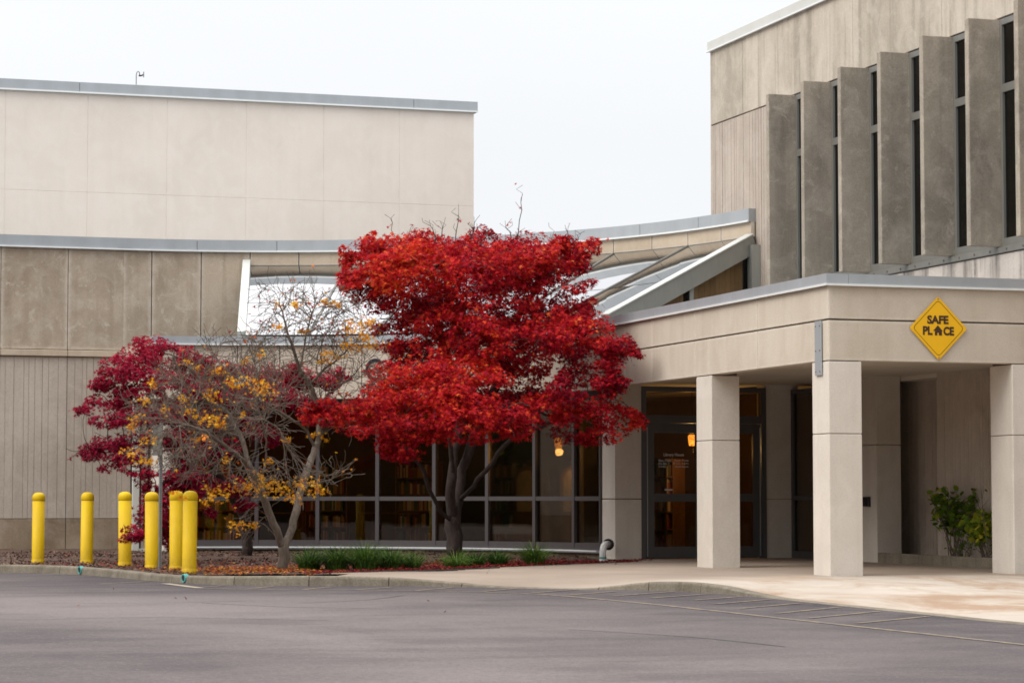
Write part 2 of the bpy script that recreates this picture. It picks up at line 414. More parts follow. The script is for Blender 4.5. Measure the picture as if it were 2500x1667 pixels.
# plan of the curved entry: everything curved turns about one centre
QX, QY = -6.8, 9.7
def arc(r, deg): return (QX + r * math.cos(R_(deg)), QY + r * math.sin(R_(deg)))
def amap(r):                      # concave side faces the centre; u in degrees, falling from left to right in view
    def f(u, d, z): x, y = arc(r - d, u); return (x, y, z)
    return f
def fmap_t(t):                    # wall facing -y; u = x
    return lambda u, d, z: (u, t - d, z)
def fmap_s(s):                    # wall facing -x; u = y (seen left to right as y falls)
    return lambda u, d, z: (s - d, u, z)
def edges(u0, u1, inset, c=.006, seg=1):
    sg = 1 if u1 > u0 else -1; L = abs(u1 - u0); inset = min(inset, L * .35)
    c = min(c, L * .1)
    us = [(u0, -c), (u0 + sg * c, 0)]
    inner = [u0 + sg * inset + (u1 - u0 - 2 * sg * inset) * k / seg for k in range(seg + 1)]
    us += [(q, 0) for q in inner] + [(u1 - sg * c, 0), (u1, -c)]
    return us
def wall_panel(mp, u0, u1, z0, z1, mat, parent, name='wall_panel', th=.10, inset=.10, zin=.08, seg=1, deg=1.0, gap=.006):
    """deg = metres per unit of u"""
    m = MB(); g = gap / deg; sg = 1 if u1 > u0 else -1
    m.panel(mp, edges(u0 + sg * g, u1 - sg * g, inset / deg, .006 / deg if deg != 1 else .006, seg), edges(z0 + gap, z1 - gap, zin), th)
    return m.build(name, mat, parent)
def ribs(u0, u1, step=(.09, .21), w=.0065, d=.011, deg=1.0):
    out = [(u0, -.006), (u0, 0)]; u = u0; sg = 1 if u1 > u0 else -1
    while True:
        u += sg * rnd.uniform(*step) / deg
        if sg * (u1 - u) < .07 / deg: break
        q = sg * w / deg; dd = rnd.uniform(.6, 1.2) * d; o = rnd.uniform(-.004, .004)
        out += [(u - q, out[-1][1]), (u - q * .5, -dd), (u + q * .5, -dd), (u + q, o)]
    out += [(u1, out[-1][1]), (u1, -.006)]
    return out
def text_mesh(body, bold=0.0):
    c = bpy.data.curves.new('lettering', 'FONT'); c.body = body; c.offset = bold; c.resolution_u = 3
    o = bpy.data.objects.new('lettering', c); COL.objects.link(o)
    dg = bpy.context.evaluated_depsgraph_get(); me = bpy.data.meshes.new_from_object(o.evaluated_get(dg))
    bpy.data.objects.remove(o); bpy.data.curves.remove(c)
    v = np.array([q.co[:] for q in me.vertices]); f = [tuple(p.vertices) for p in me.polygons]
    bpy.data.meshes.remove(me); return v, f
def put_text(m, body, mp, u0, u1, z0, z1, th=.002, bold=0.0, d=0.0):
    """lettering fitted in the rectangle, each glyph with a little thickness"""
    v, f = text_mesh(body, bold); lo, hi = v.min(0), v.max(0)
    b = len(m.v)
    for q in v:
        u = u0 + (q[0] - lo[0]) / (hi[0] - lo[0]) * (u1 - u0); z = z0 + (q[1] - lo[1]) / (hi[1] - lo[1]) * (z1 - z0)
        m.vert(mp(u, d + th, z))
    for p in f: m.face(*[b + k for k in p])

# ------------------------------------------------------------------ ground, road, kerb, pavement, bed
MD = PI / 180
m = MB(); m.panel(lambda u, d, z: (u, z, d), [(-500, 0), (500, 0)], [(-300, -.03), (600, -.03)], .1, ring=False)
struct(m.build('ground', plain('far_ground', (.09, .08, .06, 1), .95)))

KERB = [(-26, 17, .13), (-18, 13.4, .13), (-13.5, 11.2, .13), (-11.2, 9.75, .13), (-10.0, 8.75, .13), (-9.42, 7.6, .125), (-9.05, 5.8, .115), (-8.82, 4.3, .105), (-8.5, 3.05, .11),
        (-8.05, 2.2, .125), (-7.45, 1.72, .135), (-6.8, 1.42, .135), (-6.1, 1.16, .12), (-5.5, .78, .075), (-5.0, .28, .03), (-4.5, -.35, .014), (-4.0, -.85, .016),
        (-3.65, -1.15, .06), (-3.3, -1.5, .115), (-3.02, -2.05, .125), (-2.88, -2.8, .105), (-2.83, -3.7, .05), (-2.84, -4.7, .014), (-2.9, -6, .010), (-3.02, -9, .010), (-3.1, -12, .010), (-3.1, -30, .010)]
def catmull(P, n=6):
    out = []
    for i in range(len(P) - 1):
        p0, p1, p2, p3 = [np.array(P[min(max(i + k, 0), len(P) - 1)], float) for k in (-1, 0, 1, 2)]
        for k in range(n):
            t = k / n
            out.append(.5 * ((2 * p1) + (-p0 + p2) * t + (2 * p0 - 5 * p1 + 4 * p2 - p3) * t * t + (-p0 + 3 * p1 - 3 * p2 + p3) * t ** 3))
    out.append(np.array(P[-1], float)); return np.array(out)
KC = catmull(KERB, 6)
def offset(P, d):
    T = np.gradient(P[:, :2], axis=0); T /= np.linalg.norm(T, axis=1, keepdims=True)
    return P[:, :2] + np.stack([-T[:, 1], T[:, 0]], 1) * d         # d > 0: away from the road
KIN = offset(KC, .16)
SLAB = .12
# asphalt: a grid that carries how close it is to the kerb
kd_k = kdtree.KDTree(len(KC))
for i, p in enumerate(KC): kd_k.insert((p[0], p[1], 0), i)
kd_k.balance()
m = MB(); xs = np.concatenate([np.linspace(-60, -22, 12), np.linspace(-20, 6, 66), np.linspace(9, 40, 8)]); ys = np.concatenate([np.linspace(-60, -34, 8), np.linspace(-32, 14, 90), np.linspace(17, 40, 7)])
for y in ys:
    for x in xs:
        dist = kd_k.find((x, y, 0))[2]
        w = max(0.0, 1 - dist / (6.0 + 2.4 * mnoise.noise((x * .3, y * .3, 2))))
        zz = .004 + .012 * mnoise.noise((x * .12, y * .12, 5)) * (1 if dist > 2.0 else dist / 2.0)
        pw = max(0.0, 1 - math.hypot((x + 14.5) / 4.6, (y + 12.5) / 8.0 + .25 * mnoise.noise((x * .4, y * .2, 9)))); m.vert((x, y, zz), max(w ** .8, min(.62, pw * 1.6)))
nx = len(xs)
for j in range(len(ys) - 1):
    for i in range(nx - 1): m.face(j * nx + i, j * nx + i + 1, (j + 1) * nx + i + 1, (j + 1) * nx + i)
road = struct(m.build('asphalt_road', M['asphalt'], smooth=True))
def ribbon(pts, w, z, mat, name, parent):
    P = catmull(pts, 5) if len(pts) > 2 else np.array(pts, float); L = offset(P, w / 2); Rr = offset(P, -w / 2); mm = MB()
    for k in range(len(P)):
        zz = z + .012 * mnoise.noise((P[k, 0] * .12, P[k, 1] * .12, 5)) * min(1, kd_k.find((P[k, 0], P[k, 1], 0))[2] / 2)
        mm.vert((L[k, 0], L[k, 1], zz)); mm.vert((Rr[k, 0], Rr[k, 1], zz))
    for k in range(len(P) - 1): mm.face(2 * k, 2 * k + 1, 2 * k + 3, 2 * k + 2)
    return mm.build(name, mat, parent)
LINE = [(-8.72, 1.15), (-8.15, .42), (-7.1, -.14), (-6.3, -.7), (-5.45, -1.7), (-5.0, -2.95), (-4.78, -5.9), (-4.75, -9.8), (-4.72, -14.2), (-4.7, -22)]
ribbon(LINE, .085, .0085, M['stripe'], 'edge_line', road)
ribbon([(-8.86, 3.05), (-8.72, 1.15)], .13, .010, M['stripe_w'], 'edge_line', road)
for a, b in (((-9.75, 3.2), (-8.95, 4.0)), ((-8.6, 1.5), (-8.2, 2.0)), ((-8.15, .65), (-7.66, 1.4)), ((-7.55, .1), (-6.95, .98)), ((-6.9, -.2), (-6.15, .72)), ((-6.25, -.75), (-5.4, .35)), ((-5.5, -1.3), (-4.75, -.35)), ((-5.05, -1.95), (-4.1, -.95)),
             ((-4.8, -2.75), (-3.85, -1.75)), ((-4.4, -3.2), (-3.15, -2.05)), ((-4.2, -3.95), (-3.0, -2.9)), ((-3.9, -4.65), (-2.96, -3.85)), ((-4.1, -5.75), (-2.98, -4.75)), ((-4.3, -6.95), (-3.05, -5.8)), ((-4.4, -8.15), (-3.1, -6.95)), ((-4.5, -9.2), (-3.12, -8.0)), ((-4.5, -10.3), (-3.2, -9.25))):
    ribbon([a, b], .075, .010, M['stripe'], 'hatch_line', road)
for pts in ([(-10.6, .5), (-9.4, .1), (-8.4, .2), (-7.5, -.6)], [(-9.6, -3.6), (-8.9, -5.0), (-8.0, -5.7)], [(-8.5, -4.0), (-7.6, -3.4), (-6.8, -2.2)], [(-13.2, -6.5), (-12, -7.1), (-10.8, -7.0), (-9.2, -8.2)], [(-7.5, -10.5), (-6.9, -12), (-6.7, -13.6)], [(-11.4, -3.0), (-10.2, -3.4), (-9.0, -3.2)]):
    ribbon(pts, .028, .0085, M['tar'], 'road_crack', road)
# kerb in cast lengths
kerb = thing('kerb', 'low weathered concrete kerb curving round the planting bed', 'kerb'); struct(kerb); del kerb['category']; del kerb['label']
seg = 9; k0 = 0
while k0 < len(KC) - 1:
    k1 = min(k0 + seg, len(KC) - 1); m = MB()
    idx = list(range(k0, k1 + 1))
    for q, k in enumerate(idx):
        x, y, h = KC[k]; h = max(h, .008) + SLAB * 0; ix, iy = KIN[k]
        tx, ty = (KC[min(k + 1, len(KC) - 1)] - KC[max(k - 1, 0)])[:2]; L = math.hypot(tx, ty); g = (.006 if q == 0 else -.006 if q == len(idx) - 1 else 0)
        x += tx / L * g; y += ty / L * g; ix += tx / L * g; iy += ty / L * g
        nxv, nyv = (ix - x) / .16, (iy - y) / .16; ww = .004 * mnoise.noise((x * 9, y * 9, 1))
        for (o, z) in ((0.0, -.06), (.004 + ww, 0.0), (.012 + ww, h * .75), (.02 + ww, h - .01), (.034, h + ww * .5), (.16, h + .002), (.16, -.06)):
            m.vert((x + nxv * o, y + nyv * o, z))
    n = 7
    for q in range(len(idx) - 1):
        for j in range(n - 1): m.face(q * n + j, (q + 1) * n + j, (q + 1) * n + j + 1, q * n + j + 1)
    m.face(*range(n)); m.face(*[(len(idx) - 1) * n + j for j in reversed(range(n))])
    m.build('kerb_length', M['kerb'], kerb); k0 = k1

# pavement: from the kerb's back edge up to the slab, with the dropped kerb in it
BEDF = [(-6.75, 3.05), (-6.38, 3.45), (-5.5, 3.95), (-4.58, 4.5), (-3.26, 5.55), (-1.86, 6.72), (-.3, 7.95), (.44, 8.6), (.44, 10.1)]
ks = [k for k in range(len(KC)) if KC[k, 0] > -6.9]
m = MB(); rows = []
for k in ks:
    ix, iy = KIN[k]; h = KC[k, 2]; T = (KIN[min(k + 1, len(KC) - 1)] - KIN[max(k - 1, 0)]); T /= np.linalg.norm(T); nn = np.array([-T[1], T[0]])
    row = []
    for o, f in ((0, 0), (.5, .35), (1.1, .8), (1.7, 1)):
        p = np.array([ix, iy]) + nn * o; z = h + (SLAB - h) * f + .002
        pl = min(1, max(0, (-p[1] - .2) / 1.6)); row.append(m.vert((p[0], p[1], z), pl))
    rows.append(row)
for a, b in zip(rows[:-1], rows[1:]):
    for j in range(3): m.face(a[j], b[j], b[j + 1], a[j + 1])
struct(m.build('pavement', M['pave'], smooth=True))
# main slab, in a fine grid so the plaza can be paler out in the open
m = MB(); ok = {}
def inpoly(x, y, P):
    r = False; j = len(P) - 1
    for i in range(len(P)):
        if (P[i][1] > y) != (P[j][1] > y) and x < (P[j][0] - P[i][0]) * (y - P[i][1]) / (P[j][1] - P[i][1]) + P[i][0]: r = not r
        j = i
    return r
inner = [tuple(np.array(m0)) for m0 in []]
INN = []
for k in ks:
    T = (KIN[min(k + 1, len(KC) - 1)] - KIN[max(k - 1, 0)]); T /= np.linalg.norm(T); INN.append(tuple(KIN[k] + np.array([-T[1], T[0]]) * 1.65))
SP = INN + [(9, -30), (9, 10.6), (.44, 10.6)] + BEDF[::-1]
def nearest_on(P, x, y):
    best = None
    for i in range(len(P)):
        ax, ay = P[i]; bx, by = P[(i + 1) % len(P)]; dx, dy = bx - ax, by - ay; L = dx * dx + dy * dy
        t = 0 if L == 0 else min(1, max(0, ((x - ax) * dx + (y - ay) * dy) / L)); qx, qy = ax + dx * t, ay + dy * t
        d = (qx - x) ** 2 + (qy - y) ** 2
        if best is None or d < best[0]: best = (d, qx, qy)
    return best[1], best[2]
def fill(P, x0, x1, y0, y1, st, zf, ef):
    m = MB(); cache = {}
    nxx = int((x1 - x0) / st) + 1; nyy = int((y1 - y0) / st) + 1
    ins = {}
    def inside(i, j):
        if (i, j) not in ins: ins[(i, j)] = inpoly(x0 + i * st, y0 + j * st, P)
        return ins[(i, j)]
    def vid(i, j):
        if (i, j) in cache: return cache[(i, j)]
        x, y = x0 + i * st, y0 + j * st
        if not inside(i, j): x, y = nearest_on(P, x, y)
        cache[(i, j)] = m.vert((x, y, zf(x, y)), ef(x, y)); return cache[(i, j)]
    for j in range(nyy):
        for i in range(nxx):
            if any(inside(a, b) for a, b in ((i, j), (i + 1, j), (i + 1, j + 1), (i, j + 1))): m.face(vid(i, j), vid(i + 1, j), vid(i + 1, j + 1), vid(i, j + 1))
    return m
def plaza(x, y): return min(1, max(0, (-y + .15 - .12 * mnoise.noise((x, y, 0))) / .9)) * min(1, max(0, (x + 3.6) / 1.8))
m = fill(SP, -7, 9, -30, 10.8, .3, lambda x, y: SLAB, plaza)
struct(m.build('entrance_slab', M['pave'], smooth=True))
# bed
def bedz(x, y):
    d = math.hypot(x - QX, y - QY)
    return .112 - .075 * math.exp(-((x - .1) ** 2 + (y - 9.7) ** 2) / 1.2) + .035 * mnoise.noise((x * .9, y * .9, 3)) + .03 * mnoise.noise((x * 3, y * 3, 7)) + (.05 if y > 12 else 0)
kb = [tuple(KIN[k]) for k in range(0, len(KC)) if KC[k, 0] <= -6.8]
BED = kb + BEDF + [(.44, 10.4)] + [arc(7.36, a) for a in range(6, 91, 6)] + [(-6.9, 20.3), (-26, 20.3)]
m = fill(BED, -26, .6, 3, 20.4, .16, bedz, lambda x, y: 0)
struct(m.build('planting_bed', M['mulch'], smooth=True))

# ------------------------------------------------------------------ tall block at the back
def skin(name, label, cat='building', loc=(0, 0, 0)): return thing(name, label, cat, loc)
tall = skin('auditorium_block', 'tall windowless pale concrete block rising behind the curved wing', 'building', (-6, 30, 0))
m = MB(); m.box(-24, 3.83, 30.008, 52, 0, 11.1); m.build('wall', M['tall'], tall)
xs_ = [-24, -20.3, -16.26, -14.25, -12.23, -10.21, -8.2, -6.18, -4.20, -2.18, -.17, 1.83, 3.84]
for a, b in zip(xs_[:-1], xs_[1:]):
    for z0, z1 in ((0, 3.9), (3.9, 8.78), (8.78, 11.25)): wall_panel(fmap_t(30.0), a, b, z0, z1, M['tall'], tall, th=.02, inset=.05, gap=.002)
for a, b in ((-24, -15.2), (-15.2, -6.4), (-6.4, 2.2), (2.2, 3.93)):
    m = MB(); m.box(a + .004, b - .004, 29.93, 30.4, 11.24, 11.52, .008); f = m.build('roof_flashing', M['flash'], tall)
    m = MB(); m.box(a, b, 29.905, 29.93, 11.235, 11.275); m.build('drip_edge', M['drip'], f)
m = MB(); m.box(3.60, 3.93, 30.41, 52, 11.24, 11.52, .008); m.build('roof_flashing', M['flash'], tall)
m = MB(); m.box(-24, 3.6, 30.41, 52, 11.1, 11.3); m.build('roof', M['flash'], tall)

# ------------------------------------------------------------------ curved library wing
wing = skin('library_wing', 'curved concrete wing with sloping skylight and dark glass front', 'building', (QX, QY, 0))
R1 = 10.5; d1 = R1 * MD
# flat wall at the far left: ribbed below, plain panels above
FX = [-26, -22, -18.2, -15.4, -14.0, -12.6, -10.7, -9.33, -7.95, -6.6]
for a, b in zip(FX[:-1], FX[1:]):
    wall_panel(fmap_t(20.2), a, b, 4.29, 6.41, M['panel'], wing, inset=.09)
    m = MB(); m.panel(fmap_t(20.2), ribs(a + .006, b - .006), [(.80, 0), (4.14, 0)], .1, ring=False); m.build('ribbed_panel', M['ribbed'], wing)
    wall_panel(fmap_t(20.16), a, b, -.1, .79, M['plinth'], wing, name='plinth_panel', inset=.05)
    m = MB(); m.box(a + .004, b - .004, 20.13, 20.3, 4.15, 4.28, .01); m.build('ledge', M['band'], wing)
m = MB(); m.box(-26, -6.6, 20.27, 20.6, -.1, 6.4); m.build('wall', M['joint'], wing)
# curved upper panels: full height beyond the skylight, a narrow band above it
for a, b in ((90.0, 86.75), (86.75, 81.1), (81.1, 75.5)):
    wall_panel(amap(R1), a, b, 4.0, 6.41, M['panel'], wing, seg=3, deg=d1, inset=.09)
an = [75.5 - 5.625 * k for k in range(13)]
for a, b in zip(an[:-1], an[1:]): wall_panel(amap(R1), a, b, 6.12, 6.41, M['band'], wing, name='band_panel', seg=3, deg=d1, inset=.045, zin=.045)
wall_panel(fmap_t(20.2), -6.6, -6.8 + .001 + .2, 4.0, 6.41, M['panel'], wing) if False else None
def arc_strip(r0, r1, a0, a1, z0, z1, n, gap=0.0):
    mm = MB(); pts = [arc(r0, a0 + (a1 - a0) * k / n) for k in range(n + 1)] + [arc(r1, a0 + (a1 - a0) * k / n) for k in range(n, -1, -1)]
    return mm.prism(pts, z0, z1)
arc_strip(R1 + .08, R1 + .35, 8.0, 92, 3.3, 6.405, 30).build('wall', M['joint'], wing)
for k in range(9):
    a0, a1 = 8.0 + 9.2 * k, 8.0 + 9.2 * (k + 1)
    f = arc_strip(R1 - .05, R1 + .4, a0 + .03, a1 - .03, 6.405, 6.655, 4).build('roof_flashing', M['flash'], wing)
    arc_strip(R1 - .075, R1 - .05, a0, a1, 6.40, 6.432, 4).build('drip_edge', M['drip'], f)
for a, b in ((-26, -19), (-19, -12.6), (-12.6, -6.6)):
    m = MB(); m.box(a + .004, b - .004, 20.15, 20.6, 6.405, 6.655); f = m.build('roof_flashing', M['flash'], wing)
    m = MB(); m.box(a, b, 20.125, 20.15, 6.40, 6.432); m.build('drip_edge', M['drip'], f)
arc_strip(R1 + .36, 19.5, 9, 95, 6.2, 6.35, 24).build('roof', M['flash'], wing)
m = MB(); m.box(-26, -7.2, 20.6, 29.9, 6.2, 6.35); m.build('roof', M['flash'], wing)

# skylight: six sloping reflective bays between radial rafters
sk = MB()
Z1, Z0, RB = 6.10, 4.42, 6.86
def rad(a, r, z): x, y = arc(r, a); return (x, y, z)
def slope_bar(mm, p_hi, p_lo, w, h, up=.0):
    p_hi, p_lo = Vector(p_hi), Vector(p_lo); d = (p_lo - p_hi).normalized(); sd = d.cross(Vector((0, 0, 1))).normalized(); nv = sd.cross(d)
    b = len(mm.v)
    for p in (p_hi, p_lo):
        for a, c in ((-w / 2, up), (w / 2, up), (w / 2, up - h), (-w / 2, up - h)): mm.vert(p + sd * a + nv * c)
    mm.face(b, b + 1, b + 2, b + 3); mm.face(b + 7, b + 6, b + 5, b + 4)
    for j in range(4): mm.face(b + j, b + 4 + j, b + 4 + (j + 1) % 4, b + (j + 1) % 4)
RA = [75.5 - 11.25 * k for k in range(6)]               # 75.5 ... 19.25
for a in RA[1:]: slope_bar(sk, rad(a, R1 - .02, Z1 + .03), rad(a, RB, Z0 + .03), .04, .03, .0)
for k in range(13):
    if k < 12: sk.slab([rad(an[k], R1 - .012, Z1 - .02), rad(an[k + 1], R1 - .012, Z1 - .02), rad(an[k + 1], R1 - .012, Z1 + .02), rad(an[k], R1 - .012, Z1 + .02)], (-1, -1, 0), .02)
sky_l = sk.build('skylight', M['rafter'], wing)
HI_R, LO_R = (3.58, 11.18, Z1), (.06, 9.5, Z0 - .02)     # the end beam runs down to the porch roof
def bay(pa, pb, pc, pd):                                 # upper left, upper right, lower right, lower left
    pa, pb, pc, pd = map(Vector, (pa, pb, pc, pd)); n = (pb - pa).cross(pd - pa).normalized(); n = n if n.z > 0 else -n
    for t0, t1 in ((.0, .545), (.552, 1.0)):
        mm = MB(); mm.slab([pa.lerp(pd, t0), pb.lerp(pc, t0), pb.lerp(pc, t1), pa.lerp(pd, t1)], n, .012); mm.build('pane', M['mirror'], sky_l)
for a, b in zip(RA[:-1], RA[1:]): bay(rad(a, R1 - .03, Z1), rad(b, R1 - .03, Z1), rad(b, RB, Z0), rad(a, RB, Z0))
bay(rad(RA[-1], R1 - .03, Z1), HI_R, LO_R, rad(RA[-1], RB, Z0))
m = MB(); slope_bar(m, (HI_R[0], HI_R[1], Z1 + .03), (LO_R[0], LO_R[1], Z0), .16, .34, .02); eb = m.build('end_beam', M['beam'], sky_l)
m = MB(); slope_bar(m, (HI_R[0], HI_R[1], Z1 + .055), (LO_R[0], LO_R[1], Z0 + .025), .20, .022, .02); m.build('beam_cap', M['white_frame'], sky_l)
m = MB(); slope_bar(m, rad(75.9, R1 - .02, Z1 + .1), rad(75.4, RB, Z0 + .02), .16, .45, .05); m.build('end_frame', M['white_frame'], sky_l)
# ribbed brown wall seen under the end beam, with its window bars
P0, P1 = Vector((HI_R[0] + .08, HI_R[1] + .12, 0)), Vector((LO_R[0] + .08, LO_R[1] + .12, 0)); dv = (P1 - P0); Lg = dv.length; dv.normalize()
nvv = Vector((dv.y, -dv.x, 0)); nvv = nvv if nvv.y < 0 else -nvv
def gtop(u): return Z1 - .12 + (Z0 - Z1) * u / Lg          # follows the underside of the beam
def gmap(u, d, f): p = P0 + dv * u + nvv * (d + .02); return (p.x, p.y, 4.1 + (gtop(u) - 4.1) * f)
m = MB(); m.panel(gmap, ribs(.0, Lg * .9), [(0, 0), (1, 0)], .05, ring=False); gp = m.build('ribbed_panel', M['brown_rib'], wing); gp['label'] = 'brown ribbed wall under the end of the skylight'
for u in (.10, 1.75):
    m = MB(); p = P0 + dv * u + nvv * .06; m.box(p.x - .04, p.x + .04, p.y - .04, p.y + .04, 4.1, gtop(u) - .06); m.build('window_bar', M['beam'], wing)
    m = MB(); p = P0 + dv * (u + .12) + nvv * .035; m.box(p.x - .06, p.x + .06, p.y - .01, p.y + .01, 4.1, gtop(u + .12) - .06); m.build('pane', M['glass_high'], wing)
m = MB()
m.box(3.52, 3.69, 10.95, 11.2, 4.1, 5.95); m.build('end_jamb', M['beam'], wing)

# low front: fascia, flashing, soffit and the curved glass front
RF = 6.8; dF = RF * MD
fa = [90, 83, 76, 69, 62, 55, 48, 41, 34, 27, 20, 13, 6, 0]
for a, b in zip(fa[:-1], fa[1:]):
    wall_panel(amap(RF), a, b, 3.144, 4.22, M['fascia'], wing, name='fascia_panel', seg=3, deg=dF, inset=.06, th=.2)
for k in range(6):
    a0, a1 = 15 * k, 15 * (k + 1)
    f = arc_strip(RF - .04, RF + .3, a0 + .03, a1 - .03, 4.217, 4.378, 5).build('roof_flashing', M['flash'], wing)
    arc_strip(RF - .065, RF - .04, a0, a1, 4.205, 4.235, 5).build('drip_edge', M['drip'], f)
arc_strip(RF + .2, R1 + .1, -8, 90, 4.05, 4.15, 24).build('lower_roof', M['inner_dark'], wing)
arc_strip(RF + .2, 12.6, 0, 87, 3.30, 3.36, 24).build('soffit', M['soffit'], wing)
m = MB(); m.box(-6.86, -6.80, 16.5, 20.2, 3.144, 4.3); m.build('end_wall', M['fascia'], wing)
# the side wall of the glass front, seen at its left end
m = MB(); m.box(-6.46, -6.215, 17.0, 20.2, -.05, 3.3); m.build('pier', M['column'], wing)
m = MB(); m.box(-6.84, -6.70, 18.5, 18.6, .05, 3.14, .01); m.build('post', M['white_frame'], wing)
m = MB(); m.box(-6.70, -6.46, 18.53, 18.6, .02, .2); m.box(-6.70, -6.46, 18.53, 18.58, 3.02, 3.14); m.build('sill', M['white_frame'], wing)
m = MB(); m.box(-6.70, -6.655, 18.56, 18.58, .2, 3.02); m.build('pane', M['glass'], wing)
m = MB(); m.panel(fmap_t(18.57), ribs(-6.65, -6.52, (.05, .07)), [(.2, 0), (3.02, 0)], .03, ring=False); m.build('ribbed_panel', M['ribbed'], wing)
m = MB(); m.box(-6.515, -6.46, 18.56, 18.58, .2, 3.02); m.build('pane', M['glass'], wing)
m = MB(); m.box(-6.84, -6.46, 18.7, 18.8, 0, 3.14); m.build('wall', M['inner_dark'], wing)

RS = 7.4; dS = RS * MD
SA = [85.4, 82.6, 73.1, 63.6, 54.0, 44.4, 34.8, 25.3, 16.3, 9.1]
ZS, ZT = .30, 3.10
for i, (a, b) in enumerate(zip(SA[:-1], SA[1:])):
    mm = MB(); wa, wb = .038 / dS, .038 / dS
    def bar(u0, u1, z0, z1, r0=RS - .06, r1=RS + .06):
        q = [arc(r0, u0), arc(r0, u1), arc(r1, u1), arc(r1, u0)]; mm.prism(q, z0, z1)
    bar(a + wa, a - wa, ZS, ZT)                                   # one mullion per bay, standing at its left
    if i == len(SA) - 2: bar(b + wb * .6, b - wb * .6, ZS, ZT)
    bar(a - wa, b + wb, ZS, ZS + .09, RS - .05, RS + .05); bar(a - wa, b + wb, ZT - .09, ZT, RS - .05, RS + .05)
    bar(a - wa, b + wb, 1.165, 1.245, RS - .05, RS + .05)
    w = mm.build('window', M['alu'], wing)
    for z0, z1, mt in ((ZS + .09, 1.165, M['glass']), (1.245, ZT - .09, M['glass'])):
        pm = MB(); q = [arc(RS, a - wa), arc(RS, b + wb), arc(RS + .012, b + wb), arc(RS + .012, a - wa)]; pm.prism(q, z0, z1); pm.build('pane', mt, w)
    arc_strip(RS - .08, RS + .1, a, b, ZT, 3.3, 2).build('head', M['alu'], wing)
    arc_strip(RS - .02, RS + .1, a - .05, b + .05, -.05, .215, 3).build('sill_wall', M['plinth'], wing)
    s_ = arc_strip(RS - .12, RS + .1, a, b, .215, .262, 3).build('sill', M['flash'], wing)
    arc_strip(RS - .135, RS - .12, a, b, .238, .264, 3).build('drip_edge', M['drip'], s_)
    arc_strip(RS - .07, RS + .1, a, b, .262, .30, 3).build('sill', M['alu'], wing)
# pier and entrance doors
PT = 10.2
m = MB(); m.box(.52, .98, 10.26, 11.2, -.05, 3.3); m.build('wall', M['joint'], wing)
for z0, z1 in ((-.05, 1.19), (1.2, 3.29)):
    m = MB(); m.box(.494, 1.0, 10.16, 11.0, z0 + .004, z1, .006); m.build('pier', M['column'], wing)
df = MB(); df.box(1.0, 1.10, 10.17, 10.32, .12, 3.23); df.box(3.36, 3.45, 10.17, 10.32, .12, 3.23); df.box(1.10, 3.36, 10.18, 10.31, 3.14, 3.23); df.box(1.10, 3.36, 10.18, 10.31, 2.57, 2.71)
df.box(2.19, 2.27, 10.2, 10.30, 2.71, 3.14); dfr = df.build('door_frame', M['door_frame'], wing)
for a, b in ((1.10, 2.19), (2.27, 3.36)):
    m = MB(); m.box(a, b, 10.24, 10.252, 2.71, 3.14); m.build('pane', M['glass'], dfr)
for a, b, hx in ((1.112, 2.222, 2.10), (2.238, 3.348, 2.36)):
    d = MB(); d.box(a, a + .15, 10.20, 10.26, .135, 2.56); d.box(b - .15, b, 10.20, 10.26, .135, 2.56)
    d.box(a + .15, b - .15, 10.20, 10.26, .135, .335); d.box(a + .15, b - .15, 10.20, 10.26, 1.15, 1.295); d.box(a + .15, b - .15, 10.20, 10.26, 2.39, 2.56)
    dd = d.build('door', M['door_frame'], wing)
    for z0, z1 in ((.335, 1.15), (1.295, 2.39)):
        m = MB(); m.box(a + .15, b - .15, 10.225, 10.237, z0, z1); m.build('pane', M['glass'], dd)
    m = MB(); m.tube([(hx, 10.20, 1.0), (hx, 10.13, 1.0), (hx, 10.13, 1.42), (hx, 10.20, 1.42)], .014, 8); m.build('handle', M['alu'], dd)
    hx2 = a + .006 if a < 2 else b - .022
    m = MB(); m.box(hx2, hx2 + .016, 10.185, 10.2, .16, 2.5); m.build('edge_strip', M['flash'], dd)
    if a < 2:
        F = fmap_t(10.222)
        m = MB(); put_text(m, 'Library Hours', F, 1.452, 1.845, 1.955, 2.025, bold=.03); m.build('lettering', M['white_ink'], dd)
        for y, l, lw, r, rw in ((1.870, 'Mon.\u2013Thurs.', .25, '9 a.m.\u20139 p.m.', .28), (1.815, 'Fri.\u2013Sat.', .165, '10 a.m.\u20136 p.m.', .305), (1.758, 'Sunday', .155, 'Noon\u20136 p.m.', .27)):
            m = MB(); put_text(m, l, F, 1.355, 1.355 + lw, y, y + .045, bold=.028); m.build('lettering', M['white_ink'], dd); m = MB(); put_text(m, r, F, 1.941 - rw, 1.941, y, y + .045, bold=.028); m.build('lettering', M['white_ink'], dd)
        m = MB(); m.box(1.47, 1.62, 10.218, 10.222, 1.35, 1.378); m.build('sticker', M['white_ink'], dd)
m = MB(); m.box(3.452, 4.1, 10.20, 10.6, 1.20, 3.29); m.build('pier', M['column'], wing)
m = MB(); m.box(3.452, 4.1, 10.20, 10.6, -.05, 1.19); m.build('pier', M['column'], wing)
# inside: floor, ceiling, back wall
arc_strip(RS + .1, 13, 5.5, 86, .05, .2, 24).build('floor', M['carpet'], wing)
m = MB(); m.box(1.0, 4.0, 10.33, 11.2, .04, .117); m.build('floor', M['carpet'], wing)
arc_strip(RS + .1, 13, 4.5, 86, 3.37, 3.5, 24).build('ceiling', M['inner_dark'], wing)
arc_strip(12.6, 12.8, 4.5, 84, .2, 3.37, 24).build('back_wall', M['inner_wall'], wing)
m = MB(); m.box(-6.21, -6.12, 17.2, 22.3, .2, 3.37); m.build('end_wall', M['inner_wall'], wing)

